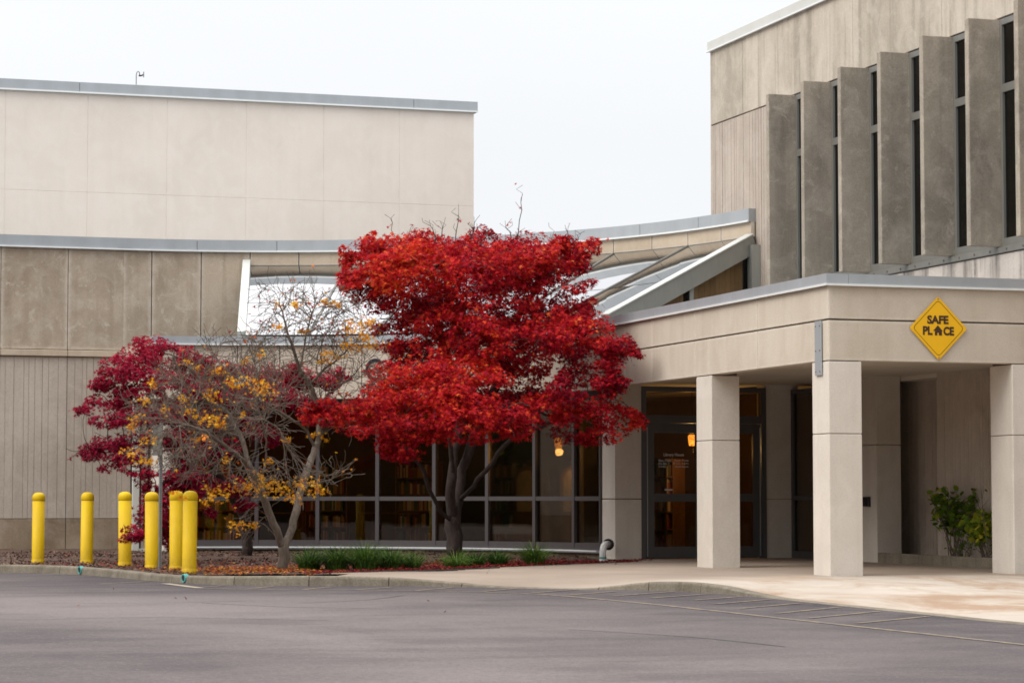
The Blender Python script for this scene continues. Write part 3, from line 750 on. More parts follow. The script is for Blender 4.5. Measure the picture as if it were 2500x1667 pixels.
# ------------------------------------------------------------------ side building with the row of fins
side = skin('fin_building', 'tall concrete building with a row of angled fins and narrow windows', 'building', (3.7, 6, 0))
S = 3.7
m = MB(); m.box(S + .12, 24, -5.5, 13.37, 4.5, 9.95); m.box(4.5, 24, .8, 13.37, -.05, 4.5) if False else None; m.build('wall', M['joint'], side)
tj = [13.40, 11.78, 10.10, 6.9, 3.6, .3, -2.6, -5.5]
for a, b in zip(tj[:-1], tj[1:]):
    wall_panel(fmap_s(S), a, b, 8.545, 10.02, M['side'], side, inset=.05)
m = MB(); m.panel(fmap_s(S), ribs(13.40, 9.40, (.07, .19), .008, .018), [(4.2, 0), (8.525, 0)], .12, ring=False); m.build('ribbed_panel', M['ribbed'], side)
m = MB(); m.box(S + .01, 24, 13.38, 13.42, 4.2, 10.02); m.build('wall', M['ribbed'], side)
for a, b in ((13.45, 9.9), (9.9, 6.1), (6.1, 2.3), (2.3, -1.5), (-1.5, -5.5)):
    m = MB(); m.box(S - .05, S + .4, b + .005, a - .005, 10.0, 10.21, .01); f = m.build('roof_cap', M['flash_pale'], side)
    m = MB(); m.box(S - .075, S - .05, b, a, 9.995, 10.025); m.build('drip_edge', M['drip'], f)
m = MB(); m.box(S + .4, 24, -5.5, 13.45, 9.95, 10.21); m.build('roof', M['flash_pale'], side)
for a, b in ((9.40, 6.4), (6.4, 2.9), (2.9, -.6), (-.6, -5.5)):
    wall_panel(fmap_s(S), a, b, 4.2, 4.93, M['sill'], side, name='sill_panel', inset=.05)
fin_proto = None
for k in range(10):
    t0 = 9.37 - 1.5235 * k                               # front face of the fin
    m = MB(); m.box(S - .51, S + .14, t0, t0 + .125, 5.035, 8.535, .008)
    if k == 0:
        f = m.build('fin', M['fin'], side, off=(S, t0, 6)); f.location = (0, t0 - 6, 6); fin_proto = f
    else:
        f = fin_proto.copy(); COL.objects.link(f); f.parent = side; f.location = (0, t0 - 6, 6)
    # window between this fin and the next one nearer the camera
    wa, wb = t0, t0 - 1.5235 + .125
    w = MB(); X0, X1 = S + .02, S + .10
    w.box(X0, X1, wa - .075, wa - .002, 5.03, 8.535); w.box(X0, X1, wb + .002, wb + .08, 5.03, 8.535)
    w.box(X0, X1, wb + .08, wa - .075, 8.44, 8.535); w.box(X0, X1, wb + .08, wa - .075, 5.03, 5.16); w.box(X0, X1, wb + .08, wa - .075, 7.40, 7.525)
    w.box(X0 + .02, X1 - .01, wb + .56, wb + .60, 5.16, 8.44)
    w = w.build('window', M['rafter'], side)
    for z0, z1 in ((5.16, 7.40), (7.525, 8.44)):
        for y0, y1 in ((wb + .08, wb + .56), (wb + .60, wa - .075)):
            p = MB(); p.box(X0 + .04, X0 + .05, y0, y1, z0, z1); p.build('pane', M['glass_high'], w)
    p = MB(); p.box(S - .035, S + .1, wb - .123, wa - .002, 4.935, 5.028, .006)
    sl = p.build('sill_plate', M['rafter'], side)
    b = MB()
    for q in (.25, .75, 1.25): b.box(S - .047, S - .035, wa - q - .014, wa - q + .014, 4.968, 4.996)
    b.build('bolt', M['joint'], sl)
# lower storey under the porch: glass, piers, ribbed recess and planter kerb
LS = 3.95
for z0, z1 in ((-.05, 2.115), (2.125, 3.29)):
    m = MB(); m.box(LS, LS + .46, 6.63, 7.66, z0, z1, .006); m.build('pier', M['column'], side)
gm = MB(); gm.box(LS, LS + .1, 7.66, 7.74, .12, 3.2); gm.box(LS, LS + .1, 10.12, 10.19, .12, 3.2); gm.box(LS, LS + .1, 7.74, 10.12, 3.12, 3.2); gm.box(LS, LS + .1, 7.74, 10.12, 1.18, 1.25); gm.box(LS, LS + .1, 7.74, 10.12, .12, .25); gm.box(LS, LS + .1, 8.9, 8.96, .25, 3.12)
gw = gm.build('window', M['door_frame'], side)
for z0, z1 in ((.25, 1.18), (1.25, 3.12)):
    for y0, y1 in ((7.74, 8.9), (8.96, 10.12)):
        m = MB(); m.box(LS + .04, LS + .05, y0, y1, z0, z1); m.build('pane', M['glass'], gw)
m = MB(); m.box(6.5, 6.6, 6.6, 13, 0, 3.4); m.box(LS + .1, 6.5, 6.3, 6.6, 0, 3.4) if False else None; m.build('inner_wall', M['inner_dark'], side)
m = MB(); m.box(LS, 6.6, 7.0, 13, .05, .12); m.build('floor', M['carpet'], side)
RW = 4.41
m = MB(); m.panel(fmap_s(RW), ribs(5.28, .9, (.06, .13), .007, .014), [(.05, 0), (3.29, 0)], .25, ring=False); m.build('ribbed_panel', M['niche'], side)
m = MB(); m.panel(fmap_s(RW + .40), ribs(7.9, 5.0, (.06, .13), .007, .014), [(.05, 0), (3.29, 0)], .25, ring=False); m.build('ribbed_panel', M['niche'], side)
m = MB(); m.box(RW + .02, RW + .6, 5.28, 6.9, 3.215, 3.4); m.build('lintel', M['soffit'], side)
m = MB(); m.box(RW + .05, RW + 1.2, 7.7, 7.9, 0, 3.3); m.build('return_wall', M['niche'], side)
m = MB(); m.box(RW, RW + 1.2, .7, .9, 0, 3.3); m.box(LS, RW + .3, -.0, .9, 0, 3.3) if False else None; m.build('return_wall', M['column'], side)
m = MB(); m.box(LS, LS + .12, .62, 6.62, -.05, .285, .012); m.build('planter_kerb', M['kerb'], side)
m = MB(); m.box(LS + .12, RW + 1.0, .9, 7.7, .0, .235); m.build('planter_soil', M['mulch'], side)
m = MB(); m.box(LS + .1, 24, .25, 6.2, 3.29, 4.5) if False else None

# ------------------------------------------------------------------ entrance porch
porch = skin('entrance_porch', 'flat roofed concrete entrance porch on square columns', 'building', (0, 0, 0))
SO = 3.285
up = [0, 2.53, 5.06, 6.99, 8.3, 9.7]; lo = [0, 2.53, 4.47, 5.06, 6.99, 8.3, 9.7]
for js, z0, z1 in ((up, 3.736, 4.219), (lo, 3.146, 3.724)):
    for a, b in zip(js[:-1], js[1:]):
        wall_panel(fmap_s(0), b, a, z0, z1, M['fascia'], porch, name='fascia_panel', th=.2, inset=.07, zin=.05)
for js, z0, z1 in (([0, 3.69], 3.736, 4.219), ([0, 3.69], 3.146, 3.724)):
    for a, b in zip(js[:-1], js[1:]):
        wall_panel(fmap_t(0), a + .006, b, z0, z1, M['fascia'], porch, name='fascia_panel', th=.2, inset=.07, zin=.05)
wall_panel(fmap_t(0), 3.69, 9, 3.146, 4.219, M['fascia'], porch, name='fascia_panel', th=.2, inset=.07, zin=.05)
m = MB(); m.box(.05, .22, .05, 9.6, 3.16, 4.2); m.box(.22, 9, .05, .22, 3.16, 4.2); m.build('fascia_core', M['joint'], porch)
for a, b in ((0, 3.4), (3.4, 6.8), (6.8, 9.7)):
    m = MB(); m.box(-.04, .3, a + .003 - (.04 if a == 0 else 0), b - .003, 4.217, 4.378); f = m.build('roof_flashing', M['flash'], porch)
    m = MB(); m.box(-.066, -.04, a - (.066 if a == 0 else 0), b, 4.205, 4.236); m.build('drip_edge', M['drip'], f)
for a, b in ((.302, 5.5), (5.5, 9)):
    m = MB(); m.box(a + .003, b, -.04, .3, 4.217, 4.378); f = m.build('roof_flashing', M['flash'], porch)
    m = MB(); m.box(-.038 if a < 1 else a, b, -.066, -.042, 4.205, 4.236); m.build('drip_edge', M['drip'], f)
m = MB(); m.box(.3, 3.69, .3, 10.9, 4.1, 4.16); m.box(3.69, 9, .3, .8, 4.1, 4.16); m.build('roof', M['flash'], porch)
for x0, x1, y0, y1 in ((.22, 3.0, .22, 3.4), (3.0, 5.6, .22, 3.4), (.22, 3.0, 3.41, 6.7), (3.0, 5.6, 3.41, 6.7), (.22, 3.0, 6.71, 10.3), (3.0, 5.6, 6.71, 10.3)):
    m = MB(); m.box(x0 + .004, x1 - .004, y0 + .004, y1 - .004, SO, SO + .05); m.build('soffit_panel', M['soffit'], porch)
m = MB(); m.box(.22, 9, .22, 10.3, SO + .055, SO + .1); m.build('soffit', M['joint'], porch)
def column(x0, x1, y0, y1):
    c = MB(); c.box(x0, x1, y0, y1, .06, 2.112, .008); cc = c.build('column', M['column'], porch)
    c = MB(); c.box(x0, x1, y0, y1, 2.121, 3.138, .008); c.build('column_block', M['column'], cc)
    c = MB(); c.box(x0 + .03, x1 - .03, y0 + .03, y1 - .03, 2.10, 3.2); c.build('column_joint', M['joint'], cc)
column(0.0, .51, 0.0, .56); column(0.0, .475, 4.36, 5.0); column(2.9, 3.42, 0.0, .66)
# low concrete edging beside the right-hand column
m = MB(); m.box(3.425, 3.94, .35, .62, -.05, .33, .01); m.build('edging', M['kerb'], porch)

# ------------------------------------------------------------------ things fixed to the buildings
sg = thing('safe_place_sign', 'yellow diamond sign reading SAFE PLACE with a little house', 'sign', (1.708, -.02, 3.635))
def rounded_diamond(h, r, n=5):
    pts = []; c = h - r * math.sqrt(2)
    for q in range(4):
        a0 = q * 90 - 45; cx_, cz_ = c * math.cos(R_(q * 90)), c * math.sin(R_(q * 90))
        for k in range(n + 1): a = R_(a0 + 90 * k / n); pts.append((cx_ + r * math.cos(a), cz_ + r * math.sin(a)))
    return pts
m = MB(); P = rounded_diamond(.458, .03); m.slab([(1.708 + x, -.034, 3.635 + z) for x, z in P], (0, -1, 0), .006); m.build('sign_panel', M['signpaint'], sg)
m = MB(); Pa, Pb = rounded_diamond(.408, .05), rounded_diamond(.398, .045); n = len(Pa); b = len(m.v)
for x, z in Pa: m.vert((1.708 + x, -.0362, 3.635 + z))
for x, z in Pb: m.vert((1.708 + x, -.0362, 3.635 + z))
for k in range(n): m.face(k, (k + 1) % n, n + (k + 1) % n, n + k)
m.build('border_line', M['signdark'], sg)
m = MB(); F = fmap_t(-.0345); xz = lambda a: 1.708 + (a - 1527) * .001499; zy = lambda b: 3.635 + (789 - b) * .0015
put_text(m, 'SAFE', F, xz(1408), xz(1635), zy(750), zy(666), bold=.05); put_text(m, 'PL', F, xz(1362), xz(1464), zy(856), zy(770), bold=.05); put_text(m, 'CE', F, xz(1578), xz(1692), zy(858), zy(772), bold=.05)
m.build('lettering', M['signdark'], sg)
m = MB()
m.slab([(xz(1470), -.0365, zy(815)), (xz(1572), -.0365, zy(815)), (xz(1521), -.0365, zy(760))], (0, -1, 0), .002)
m.slab([(xz(1488), -.0365, zy(858)), (xz(1514), -.0365, zy(858)), (xz(1514), -.0365, zy(816)), (xz(1488), -.0365, zy(816))], (0, -1, 0), .002)
m.slab([(xz(1530), -.0365, zy(858)), (xz(1564), -.0365, zy(858)), (xz(1564), -.0365, zy(816)), (xz(1530), -.0365, zy(816))], (0, -1, 0), .002)
m.slab([(xz(1514), -.0365, zy(832)), (xz(1530), -.0365, zy(832)), (xz(1530), -.0365, zy(816)), (xz(1514), -.0365, zy(816))], (0, -1, 0), .002)
m.build('house_symbol', M['signdark'], sg)
m = MB()
for dz in (-.42, .42): m.tube([(1.708, -.034, 3.635 + dz), (1.708, -.041, 3.635 + dz)], .011, 10)
m.build('bolt', M['galv'], sg)
m = MB(); m.box(-.032, -.012, .185, .40, 2.947, 3.722, .004); bk = m.build('bracket_plate', M['flash']); tag(bk, 'long grey metal plate fixed upright to the porch corner', 'bracket')
m = MB()
for z in (3.0, 3.3, 3.65):
    for y in (.22, .36): m.box(-.040, -.032, y - .009, y + .009, z - .009, z + .009)
m.build('bolt', M['joint'], bk)
cr = thing('card_reader', 'small black card reader on the pier behind the middle column', 'card reader', (LS, 7.0, 1.15))
m = MB(); m.box(LS - .05, LS - .002, 6.86, 7.09, 1.07, 1.235, .008); m.build('housing', M['black'], cr)
m = MB(); m.box(LS - .056, LS - .05, 6.93, 7.02, 1.10, 1.21); m.build('reader_face', M['letter'], cr)
lt_ = MB(); a0 = 53.0
def lmap(u, d, z): x, y = arc(RF - .012 - d, a0 - u / dF); return (x, y, z)
put_text(lt_, 'C', lmap, -.15, .17, 3.50, 3.93, th=.02)
o = lt_.build('fascia_letter', M['letter']); tag(o, 'dark metal letter C on the fascia, half hidden by the red tree', 'letter')
sm = o.modifiers.new('depth', 'SOLIDIFY'); sm.thickness = .03

vx, vy = arc(7.5, 21)
vb = thing('roof_vent', 'small white metal box on the low roof edge beneath the skylight', 'roof vent', (vx, vy, 4.3)); vb['org'] = (0, 0, 0); vb.rotation_euler = (0, 0, R_(-52))
m = MB(); m.box(-.28, .28, -.2, .2, -.15, .30, .012); m.build('housing', M['white_frame'], vb)
m = MB(); m.box(-.31, .31, -.23, .23, .30, .325, .008); m.build('lid', M['white_frame'], vb)
m = MB()
for q in range(4): m.box(-.22, .22, -.207, -.2, .06 + q * .05, .08 + q * .05)
stuff(m.build('louvre', M['joint'], vb))
an_ = thing('roof_antenna', 'thin hooked metal mast standing on the tall block roof', 'antenna', (-4.97, 30.1, 11.5))
m = MB(); m.tube([(-4.97, 30.1, 11.45), (-4.97, 30.1, 11.80), (-4.955, 30.1, 11.86), (-4.925, 30.1, 11.885), (-4.895, 30.1, 11.865), (-4.885, 30.1, 11.81)], .013, 6); m.build('mast', M['galv'], an_)
m = MB(); m.tube([(-4.905, 30.1, 11.79), (-4.87, 30.1, 11.775), (-4.83, 30.1, 11.785), (-4.795, 30.1, 11.81)], [.03, .022, .02, .014], 6); m.build('arm', M['black'], an_)
m = MB(); m.tube([(-4.785, 30.1, 11.74), (-4.785, 30.1, 11.88)], .014, 6); m.build('sensor', M['galv'], an_)

pp = thing('drain_pipe', 'white plastic elbow pipe with a teal band beside the pier', 'pipe', (.10, 9.72, .03))
c0 = Vector((.10, 9.72, .02)); pts = [c0, c0 + Vector((0, 0, .22))]
hd = Vector((.62, .78, 0)).normalized()
for k in range(1, 9): a = R_(90 * k / 8); pts.append(c0 + Vector((0, 0, .22)) + hd * (.15 * (1 - math.cos(a))) + Vector((0, 0, .15 * math.sin(a))))
pts.append(pts[-1] + hd * .16)
m = MB(); m.tube(pts, .062, 14); m.build('elbow', M['pvc'], pp, smooth=True)
m = MB(); m.tube([c0 + Vector((0, 0, -.02)), c0 + Vector((0, 0, .10))], .070, 14); m.build('collar', M['pvc'], pp)
m = MB(); m.tube([c0 + Vector((0, 0, .125)), c0 + Vector((0, 0, .155))], .066, 14); m.build('band', M['teal'], pp)
m = MB(); e = pts[-1]; m.tube([e - hd * .01, e + hd * .03], [.105, .10], 14); m.tube([e + hd * .03, e + hd * .16], .055, 10); m.build('wall_flange', M['black'], pp)

# ------------------------------------------------------------------ bollards and sign post
bol = [(-9.62, 11.25, 'yellow bollard standing alone at the far end of the row'), (-8.92, 10.35, 'yellow bollard second from the far end, in front of the ribbed wall'),
       (-8.55, 8.6, 'yellow bollard with a crimson maple spray hanging across it'), (-8.39, 6.95, 'yellow bollard partly hidden behind the perforated sign post'),
       (-8.20, 5.85, 'yellow bollard overlapped by the nearest bollard'), (-8.27, 4.4, 'nearest and largest yellow bollard, in front of another')]
bp = None
def dup(root, loc, rz=0):
    r = root.copy(); COL.objects.link(r); r.location = loc; r.rotation_euler = (0, 0, rz)
    for ch in list(root.children):
        c = ch.copy(); COL.objects.link(c); c.parent = r
        for gch in ch.children: d = gch.copy(); COL.objects.link(d); d.parent = c
    return r
for i, (x, y, lab) in enumerate(bol):
    zb = bedz(x, y)
    if i == 0:
        bp = thing('bollard', lab, 'bollard', (x, y, zb), 'yellow bollards along the kerb')
        m = MB(); m.lathe((x, y, zb), [(.112, -.12), (.112, .055), (.108, .06), (.106, .07), (.106, 1.075)], 28); m.build('sleeve', M['yellow'], bp, smooth=True)
        m = MB(); m.lathe((x, y, zb), [(.1055, 1.066), (.111, 1.074), (.111, 1.125), (.106, 1.15), (.093, 1.175), (.07, 1.193), (.04, 1.203), (.01, 1.206)], 28); m.build('cap', M['yellow'], bp, smooth=True)
        m = MB(); m.lathe((x, y, zb), [(.1075, 1.064), (.1075, 1.0745)], 28); m.build('cap_seam', M['joint'], bp)
    else:
        b = dup(bp, (x, y, zb), rnd.uniform(0, 6)); b['label'] = lab; b.rotation_euler[0] = R_(rnd.uniform(-.5, .5)); b.rotation_euler[1] = R_(rnd.uniform(-.6, .6))
px_, py_ = -8.44, 5.92
spost = thing('sign_post', 'perforated grey steel post with a small sign among the branches', 'sign post', (px_, py_, .1))
m = MB(); w = .024
m.box(px_ - w, px_ + w, py_ - w, py_ + w, 0.0, 2.36, .004); pst = m.build('post', M['galv'], spost)
m = MB()
for k in range(70):
    z = .16 + k * .0315
    m.lathe((0, 0, 0), [(.0001, 0), (.0001, 0)], 3) if False else None
    b = len(m.v)
    for j in range(8):
        t = 2 * PI * j / 8; m.vert((px_ + .0075 * math.cos(t), py_ - w - .0015, z + .0075 * math.sin(t)))
    m.face(*range(b, b + 8)); b = len(m.v)
    for j in range(8):
        t = 2 * PI * j / 8; m.vert((px_ - w - .0015, py_ + .0075 * math.cos(t), z + .0075 * math.sin(t)))
    m.face(*range(b, b + 8))
m.build('punched_hole', M['black'], pst)
m = MB(); m.box(-.11, .11, -.002, .002, 1.86, 2.33, .0015)
pn = m.build('sign_panel', plain('sign_back', (.13, .12, .10, 1), .6), spost, off=(0, 0, 0)); pn.location = (-.06, -.03, -.1); pn.rotation_euler = (0, 0, R_(-58))
# painted drain mouths in the kerb face
for x, y, zc, lab, ang in ((-9.40, 7.5, .08, 'round teal drain mouth in the kerb below the second bollard', 75), (-8.57, 3.28, .075, 'teal painted drain mouth in the kerb by the nearest bollard', 62)):
    d = thing('kerb_drain', lab, 'drain', (x, y, zc), 'teal drain mouths in the kerb')
    kk = min(range(len(KC)), key=lambda k: (KC[k, 0] - x) ** 2 + (KC[k, 1] - y) ** 2); T = KC[kk + 1, :2] - KC[kk - 1, :2]; T /= np.linalg.norm(T); nn = Vector((T[1], -T[0], 0)); c = Vector((KC[kk, 0], KC[kk, 1], zc))
    m = MB(); m.tube([c - nn * .05, c + nn * .012], .062, 14, caps=False); m.tube([c + nn * .012, c - nn * .04], .048, 14, caps=False)
    b = len(m.v)
    for r in (.062, .048):
        for j in range(14):
            t = 2 * PI * j / 14; sd = Vector((-nn.y, nn.x, 0)); m.vert(c + nn * .012 + sd * (r * math.cos(t)) + Vector((0, 0, r * math.sin(t))))
    for j in range(14): m.face(b + j, b + (j + 1) % 14, b + 14 + (j + 1) % 14, b + 14 + j)
    m.build('pipe_end', M['teal'], d)
    m = MB(); m.tube([c - nn * .03, c + nn * .002], .047, 14); m.build('pipe_hollow', M['inner_dark'], d)

# ------------------------------------------------------------------ inside the library, seen through the glass
def lampmat():
    t = NT('lit_amber_glass'); n = t.ramp(t.noise(26, 4, .8, None, 2), .38, .62)
    em = t.n.new('ShaderNodeEmission'); t.l.new(t.mix(n, (1.0, .16, .01, 1), (1.0, .50, .07, 1)), em.inputs[0]); t.set(em.inputs[1], t.math('MULTIPLY_ADD', n, 3.2, .7)); t.l.new(em.outputs[0], t.out.inputs[0]); return t.m
M['lamp'] = lampmat()
for x, y, z, lab in ((.72, 14.0, 2.27, 'glowing amber pendant lamp behind the right end of the glass front'), (2.92, 12.5, 2.31, 'glowing amber pendant lamp seen through the entrance door'), (-5.4, 18.3, 2.47, 'glowing amber pendant lamp behind the bare tree branches')):
    l = thing('pendant_lamp', lab, 'lamp', (x, y, z), 'amber pendant lamps in the library')
    m = MB(); m.lathe((x, y, z), [(.045, -.10), (.06, -.085), (.072, -.02), (.078, .06), (.075, .10), (.03, .115)], 16); m.build('lamp_shade', M['lamp'], l, smooth=True)
    m = MB(); m.tube([(x, y, z + .11), (x, y, 3.37)], .008, 6); m.build('cord', M['black'], l)
    pd = bpy.data.lights.new('lamp_bulb', 'POINT'); pd.energy = 36; pd.color = (1, .55, .18); pd.shadow_soft_size = .08
    po = bpy.data.objects.new('lamp_bulb', pd); COL.objects.link(po); po.parent = l; po.location = (0, 0, -.16)
bookmats = [plain('book_' + n, c, .6) for n, c in (('red', (.25, .03, .02, 1)), ('ochre', (.40, .24, .05, 1)), ('green', (.05, .12, .06, 1)), ('cream', (.50, .42, .28, 1)), ('brown', (.16, .08, .03, 1)))]
shelf_spots = [(10.3, 79, 'oak bookcase of coloured books deep behind the bare tree'), (9.9, 66, 'oak bookcase deep inside left of the red tree trunk'), (10.2, 55, 'oak bookcase deep inside behind the red tree trunk'), (10.4, 44, 'oak bookcase seen between two window bays right of the red tree trunk'), (10.6, 24, 'oak bookcase deep inside near the amber lamp'), (9.7, 12, 'oak bookcase with lit yellow books seen through the left entrance door')]
for r, a, lab in shelf_spots:
    x, y = arc(r, a); b = thing('bookcase', lab, 'bookcase', (x, y, .2), 'bookcases inside the library')
    if r == 9.7: x, y = 1.9, 12.6; b.location = (x, y, .2)
    b['org'] = (0, 0, 0); b.rotation_euler = (0, 0, R_(a - 90 if r != 9.7 else 0))
    m = MB(); W = .95; H = 1.75
    m.box(-W / 2, -W / 2 + .03, -.16, .16, 0, H); m.box(W / 2 - .03, W / 2, -.16, .16, 0, H); m.box(-W / 2 + .03, W / 2 - .03, .13, .16, 0, H); m.box(-W / 2, W / 2, -.17, .17, H, H + .03)
    fr_ = m.build('frame', M['wood'], b)
    for q in range(5):
        z = .08 + q * .34
        m = MB(); m.box(-W / 2 + .03, W / 2 - .03, -.15, .13, z - .025, z); m.build('shelf', M['wood'], b)
        m = MB(); xx = -W / 2 + .04
        while xx < W / 2 - .09:
            w_ = rnd.uniform(.022, .055); m.m = rnd.randrange(5); m.box(xx, xx + w_ - .003, -.13, .06, z, z + rnd.uniform(.19, .29)); xx += w_ + (.1 if rnd.random() < .06 else 0)
        stuff(m.build('books', bookmats, b))
for a, r, lab in ((38.5, 9.6, 'tall arched wooden cabinet behind the glass nearer the red trunk'), (30.5, 9.4, 'tall arched wooden cabinet behind the glass below the amber lamp')):
    x, y = arc(r, a); c = thing('arched_cabinet', lab, 'cabinet', (x, y, .2), 'arched wooden cabinets in the library'); c['org'] = (0, 0, 0); c.rotation_euler = (0, 0, R_(a - 90 + 8))
    pts = [(-.3, 0), (.3, 0)] + [(.3 * math.cos(R_(q)), 1.35 + .3 * math.sin(R_(q))) for q in range(0, 181, 15)]
    m = MB(); m.slab([(p, -.2, q) for p, q in pts], (0, -1, 0), .4); m.build('case', M['wood'], c)
    pts = [(-.22, .75), (.22, .75)] + [(.22 * math.cos(R_(q)), 1.35 + .22 * math.sin(R_(q))) for q in range(0, 181, 15)]
    m = MB(); m.slab([(p, -.215, q) for p, q in pts], (0, -1, 0), .014); m.build('door_panel', bookmats[3], c)
m = MB(); x, y = arc(8.6, 24); m.box(x - .16, x + .16, y - .16, y + .16, .2, 3.37); ic = m.build('interior_column', M['column'], wing)
for a, r, w_, h_, lab in ((56, 8.9, .55, .72, 'low reading table behind the glass left of the red trunk'), (71, 9.0, .6, .72, 'low reading table behind the glass by the bare tree')):
    x, y = arc(r, a); c = thing('reading_table', lab, 'table', (x, y, .2), 'reading tables in the library'); c['org'] = (0, 0, 0); c.rotation_euler = (0, 0, R_(a - 90))
    m = MB(); m.box(-w_, w_, -.4, .4, h_ - .03, h_, .005); m.build('table_top', M['wood'], c)
    for sx in (-1, 1):
        for sy in (-1, 1): m = MB(); m.box(sx * (w_ - .06) - .03, sx * (w_ - .06) + .03, sy * .34 - .03, sy * .34 + .03, 0, h_ - .03); m.build('leg', M['wood'], c)
CLA = [(-4.3,8.91,5.44,0.45,0.25,0.75),(-4.61,8.61,4.9,0.43,0.35,0.6),(-4.2,8.01,4.97,0.55,0.36,0.8),(-3.45,9.21,5.58,0.47,0.23,0.7),(-3.88,8.51,5.31,0.52,0.29,0.85),(-3.4,8.31,5.05,0.63,0.37,0.7),(-2.96,10.11,5.53,0.54,0.27,0.5),(-2.26,9.31,5.72,0.26,0.2,0.35),(-2.62,8.61,5.4,0.52,0.25,0.5),(-2.3,8.11,5.14,0.59,0.33,0.5),(-2.9,7.91,4.88,0.55,0.37,0.55),(-1.61,9.31,5.57,0.57,0.23,0.5),(-1.51,8.41,5.26,0.64,0.31,0.5),(-0.96,8.61,5.48,0.45,0.2,0.55),(-0.67,8.21,5.48,0.31,0.15,0.65),(-0.91,8.31,5.23,0.37,0.21,0.45),(-0.92,8.51,5.59,0.15,0.14,0.4),(-1.52,8.61,4.94,0.6,0.25,0.4),(-0.97,7.91,4.82,0.3,0.1,0.5),(-1.69,9.81,4.92,0.61,0.27,0.3),(-4.28,8.71,4.66,0.52,0.28,0.45),(-3.39,9.71,4.64,0.64,0.32,0.35),(-2.66,10.31,4.7,0.54,0.31,0.3),(-2.31,10.71,5.52,0.63,0.31,0.4),(-3.52,10.71,5.41,0.54,0.31,0.5),(-1.18,10.91,5.5,0.71,0.32,0.4),(-0.64,10.51,5.4,0.55,0.28,0.4),(-4.74,9.01,5.34,0.22,0.19,0.7),(-4.8,8.91,4.84,0.18,0.18,0.6),(-3.32,8.31,4.13,0.51,0.21,0.6),(-2.9,7.91,4.3,0.62,0.26,0.65),(-2.09,8.31,4.38,0.63,0.26,0.5),(-2.77,7.61,3.99,0.62,0.23,0.55),(-1.68,8.11,4.23,0.52,0.25,0.5),(-1.2,7.91,4.26,0.52,0.22,0.5),(-0.95,7.51,4.13,0.44,0.19,0.5),(-1.53,7.41,3.89,0.66,0.26,0.45),(-0.83,7.21,3.86,0.45,0.22,0.45),(-0.67,6.81,3.69,0.4,0.16,0.4),(-0.51,6.51,3.57,0.23,0.07,0.4),(-0.75,7.01,3.48,0.35,0.22,0.3),(-1.98,7.91,3.8,0.66,0.25,0.5),(-3.31,8.61,3.82,0.55,0.22,0.55),(-3.69,8.91,3.68,0.41,0.19,0.5),(-2.97,8.21,3.73,0.62,0.24,0.6),(-0.67,6.81,3.18,0.26,0.19,0.3),(-0.86,6.91,3.04,0.33,0.16,0.3),(-1.04,7.71,3.29,0.37,0.18,0.35),(-1.84,10.11,3.62,0.54,0.23,0.3),(-1.37,9.31,3.51,0.46,0.2,0.3),(-0.54,9.61,3.85,0.54,0.26,0.3),(-4.04,8.71,3.37,0.44,0.16,0.6),(-4.35,8.11,3.08,0.4,0.17,0.65),(-3.97,7.61,3.17,0.54,0.22,0.7),(-3.49,7.21,3.16,0.57,0.23,0.7),(-3.79,6.91,2.82,0.64,0.24,0.7),(-4.34,7.61,2.77,0.57,0.22,0.6),(-2.91,7.51,3.33,0.43,0.2,0.75),(-2.77,7.11,3.17,0.39,0.16,0.65),(-5.18,6.61,2.62,0.42,0.17,0.65),(-5.81,5.91,2.54,0.41,0.19,0.72),(-6.11,5.81,2.54,0.27,0.14,0.72),(-5.42,6.21,2.61,0.41,0.19,0.66),(-4.96,6.61,2.59,0.42,0.2,0.6),(-5.05,8.01,2.42,0.29,0.12,0.6),(-3.23,6.81,2.79,0.57,0.24,0.65),(-2.74,6.71,2.55,0.6,0.21,0.55),(-3.47,6.51,2.46,0.6,0.22,0.6),(-4.04,6.81,2.39,0.6,0.21,0.55),(-4.56,7.31,2.33,0.53,0.21,0.5),(-4.32,7.11,2.01,0.43,0.18,0.45),(-4.48,7.21,1.87,0.23,0.1,0.45),(-3.79,6.91,2.19,0.5,0.14,0.5),(-2.67,6.71,2.3,0.53,0.16,0.5),(-3.01,6.81,2.19,0.36,0.1,0.5),(-1.87,7.31,2.72,0.51,0.19,0.55),(-1.49,7.31,2.54,0.44,0.17,0.5),(-1.55,6.91,3.0,0.33,0.24,0.25),(-1.06,7.21,2.69,0.51,0.17,0.55),(-0.52,7.21,2.58,0.45,0.18,0.55),(-0.29,7.11,2.47,0.28,0.12,0.55),(-0.68,7.21,2.29,0.44,0.13,0.45),(-1.07,7.31,2.22,0.25,0.07,0.45),(-1.31,7.61,2.26,0.29,0.09,0.4),(-3.74,9.01,4.17,0.37,0.19,0.5),(-3.95,8.91,3.86,0.33,0.18,0.5),(-3.3,9.31,4.42,0.45,0.21,0.45),(-2.97,8.71,4.5,0.45,0.21,0.5),(-0.93,8.01,4.46,0.37,0.15,0.45),(-1.36,8.61,4.53,0.53,0.2,0.4),(-3.51,7.91,3.45,0.51,0.19,0.65),(-2.69,7.61,3.7,0.51,0.19,0.5),(-4.17,9.11,4.17,0.19,0.13,0.5),(-2.01,8.31,3.45,0.44,0.18,0.45),(-2.88,10.11,3.22,0.69,0.28,0.4),(-1.74,9.91,3.08,0.69,0.26,0.35),(-3.62,10.31,3.07,0.54,0.23,0.4),(-1.01,9.91,3.01,0.46,0.2,0.35),(-2.31,10.41,4.18,0.62,0.26,0.35),(-1.3,10.51,4.12,0.62,0.27,0.35),(-0.53,10.11,4.35,0.47,0.23,0.35)]
